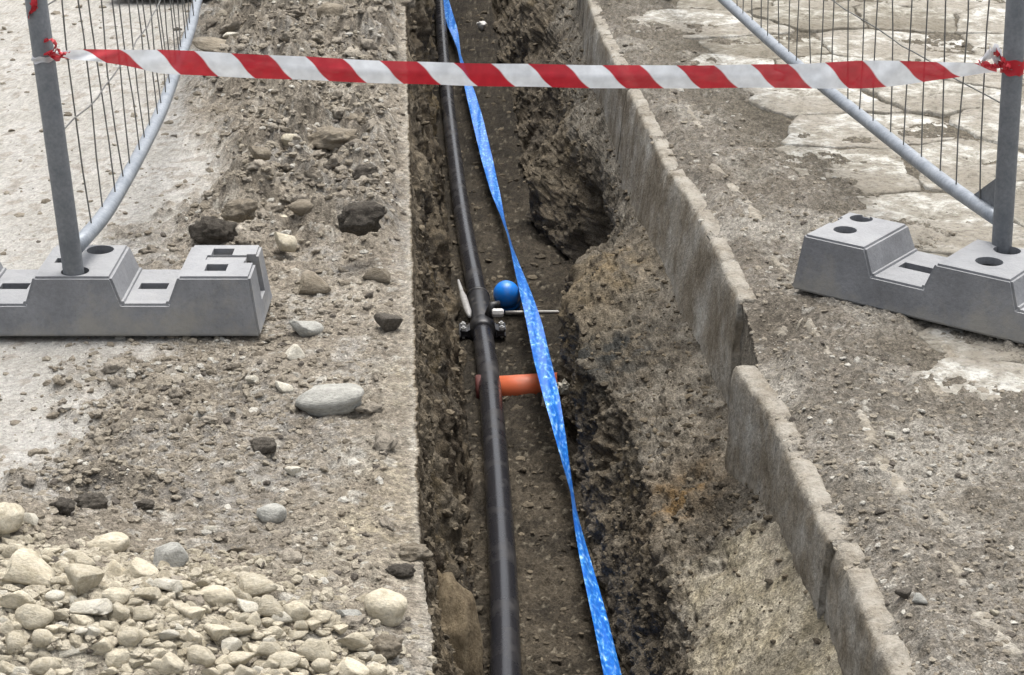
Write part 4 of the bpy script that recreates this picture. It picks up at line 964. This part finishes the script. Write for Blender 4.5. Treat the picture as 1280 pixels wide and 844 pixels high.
# ------------------------------------------------------------------ red and white barrier tape between the posts
xs = np.linspace(66, 1246, 300)
yt = np.interp(xs, [66, 80, 104, 150, 200, 350, 500, 640, 800, 900, 1000, 1030, 1080, 1130, 1175, 1215, 1246], [64, 64, 62, 62, 62, 69.5, 77, 80, 82, 81.5, 80, 78, 76, 76, 77.5, 79, 81])
yb = np.interp(xs, [66, 80, 104, 130, 170, 200, 350, 500, 640, 800, 900, 1000, 1050, 1090, 1130, 1175, 1200, 1220, 1246], [70, 74, 76, 78, 84, 92.5, 99, 105, 108.5, 111, 110, 110, 111, 111, 106, 99, 97, 93, 90])
def ysm(a): 
    k_ = np.ones(9) / 9; return np.convolve(np.pad(a, 4, 'edge'), k_, 'valid')
yt, yb = ysm(yt), ysm(yb)
ydp = np.interp(xs, [66, 1246], [postL_base[1] - 0.01, pbr[1] - 0.012]); V = []; UV = []; nq = 9
crease = smooth(130, 260, xs) * (1 - 0.8 * smooth(960, 1040, xs))
for i, x in enumerate(xs):
    for q in np.linspace(0, 1, nq):
        fold = (1 - abs(q - 0.55) / 0.55) if q < 0.55 else (1 - (q - 0.55) / 0.45)
        yv = ydp[i] - crease[i] * (0.007 * max(fold, 0)) + 0.003 * math.sin(x * 0.02 + q * 2) - 0.004 * (1 - crease[i]) * math.sin(x * 0.09 + q * 4)
        V.append(PY(x, yt[i] + (yb[i] - yt[i]) * q + 0.35 * math.sin(x * 0.045) , yv)); UV.append(((x - 104 - 30 * q - 1.5 * math.sin(q * 6.28)) / 92.8 + 10, q))
f = [(i * nq + q, i * nq + q + 1, (i + 1) * nq + q + 1, (i + 1) * nq + q) for i in range(len(xs) - 1) for q in range(nq - 1)]
tape = mesh_np('barrier_tape', np.array(V), f, M_tape); tag(tape, 'red and white striped barrier tape stretched across the trench between both posts', 'barrier tape')
uvl = tape.data.uv_layers.new(name='UVMap'); li = np.zeros(len(tape.data.loops), dtype=np.int32); tape.data.loops.foreach_get('vertex_index', li)
uvl.data.foreach_set('uv', np.array(UV, dtype=np.float32)[li].ravel())
def wrap(name, base, top, px_py, hgt, mt, tilt=0.0, n=28, r=0.0235, parent=tape):
    up = top - base; up /= np.linalg.norm(up); Yb = base[1]; c_ = None
    for q in np.linspace(0, 1.2, 500):
        p = base + up * q
        if pj(p)[1] < px_py: c_ = p; break
    m_ = []; 
    for i in range(n + 1):
        a = 2 * math.pi * i / n
        for hq in (-0.5, -0.17, 0.17, 0.5):
            rr2 = r + 0.0025 * math.sin(hq * 11 + a * 3)
            m_.append(c_ + np.array([math.cos(a) * rr2, math.sin(a) * rr2, hgt * hq + tilt * math.cos(a) + 0.002 * math.sin(a * 5 + hq * 7)]))
    f_ = [(i * 4 + q, i * 4 + q + 1, (i + 1) * 4 + q + 1, (i + 1) * 4 + q) for i in range(n) for q in range(3)]
    return mesh_np(name, np.array(m_), f_, mt, True, parent), c_
wrap('post_loop', postL_base, ptl, 73, 0.012, M_tape_white, 0.0015)
wrap('post_loop', pbr, ptr, 83, 0.032, M_tape_red, -0.002)
def crumple(name, c_, pts, wv, mt, seed, parent=tape):
    """a short crumpled strand of tape through the given offsets"""
    p = spline(np.array([c_ + np.array(q) for q in pts]), 26); rv = np.random.default_rng(seed); tg_ = np.gradient(p, axis=0); V_ = []
    for i in range(26):
        a = 1.2 * math.sin(i * 0.45 + seed) + 0.5 * math.sin(i * 1.1); d_ = np.array([0.3 * math.sin(a), 0.5 * math.cos(a * 1.7), math.cos(a)]); d_ /= np.linalg.norm(d_)
        w_ = wv * (0.55 + 0.45 * math.sin(math.pi * i / 25)) * rv.uniform(0.85, 1.15)
        for q in (-0.5, 0.0, 0.5): V_.append(p[i] + d_ * q * w_ + np.array([0, -0.004 * math.cos(q * 6), 0]) + rv.normal(size=3) * 0.0008)
    f_ = [(i * 3 + q, i * 3 + q + 1, (i + 1) * 3 + q + 1, (i + 1) * 3 + q) for i in range(25) for q in range(2)]
    return mesh_np(name, np.array(V_), f_, mt, True, parent)
kl = PY(68, 66, postL_base[1] - 0.022)
crumple('knot', kl, [(-.018, 0, .022), (-.006, -.004, .028), (.004, 0, .012), (.0, -.006, -.002), (-.008, -.004, -.006), (.006, -.006, -.012), (.02, -.002, .0)], 0.012, M_tape_red, 3)
crumple('knot', kl, [(-.02, 0, -.004), (-.004, -.008, .004), (.006, -.004, .014), (.012, -.004, -.002), (.03, 0, .0)], 0.009, M_tape_red, 4)
kr = PY(1243, 76, pbr[1] - 0.026)
crumple('knot', kr, [(-.03, 0, -.004), (-.018, -.004, .012), (-.004, -.008, .022), (.008, -.006, .018), (.004, -.004, .002), (.018, 0, -.012)], 0.028, M_tape_white, 6)
crumple('knot', kr, [(-.008, -.008, .022), (.006, -.012, .016), (.010, -.010, .0), (.02, -.008, -.01), (.034, 0, -.012)], 0.022, M_tape_red, 8)
crumple('knot', kr, [(-.034, -.002, -.002), (-.02, -.008, -.006), (.0, -.010, -.010), (.014, -.006, -.012)], 0.012, M_tape_red, 9)
lt = PY(43, 12, postL_base[1] - 0.024)
o = crumple('tape_scrap', lt, [(.016, .0, .05), (.01, -.002, .03), (.002, -.003, .012), (-.008, -.002, -.004), (-.014, .004, -.016)], 0.022, M_tape_red, 11, None)
tag(o, 'torn red scrap of tape stuck on the left post above the white loop', 'tape scrap')
print('tris', sum(len(o.data.polygons) for o in S.objects if o.type == 'MESH'), 'objs', len(S.objects))
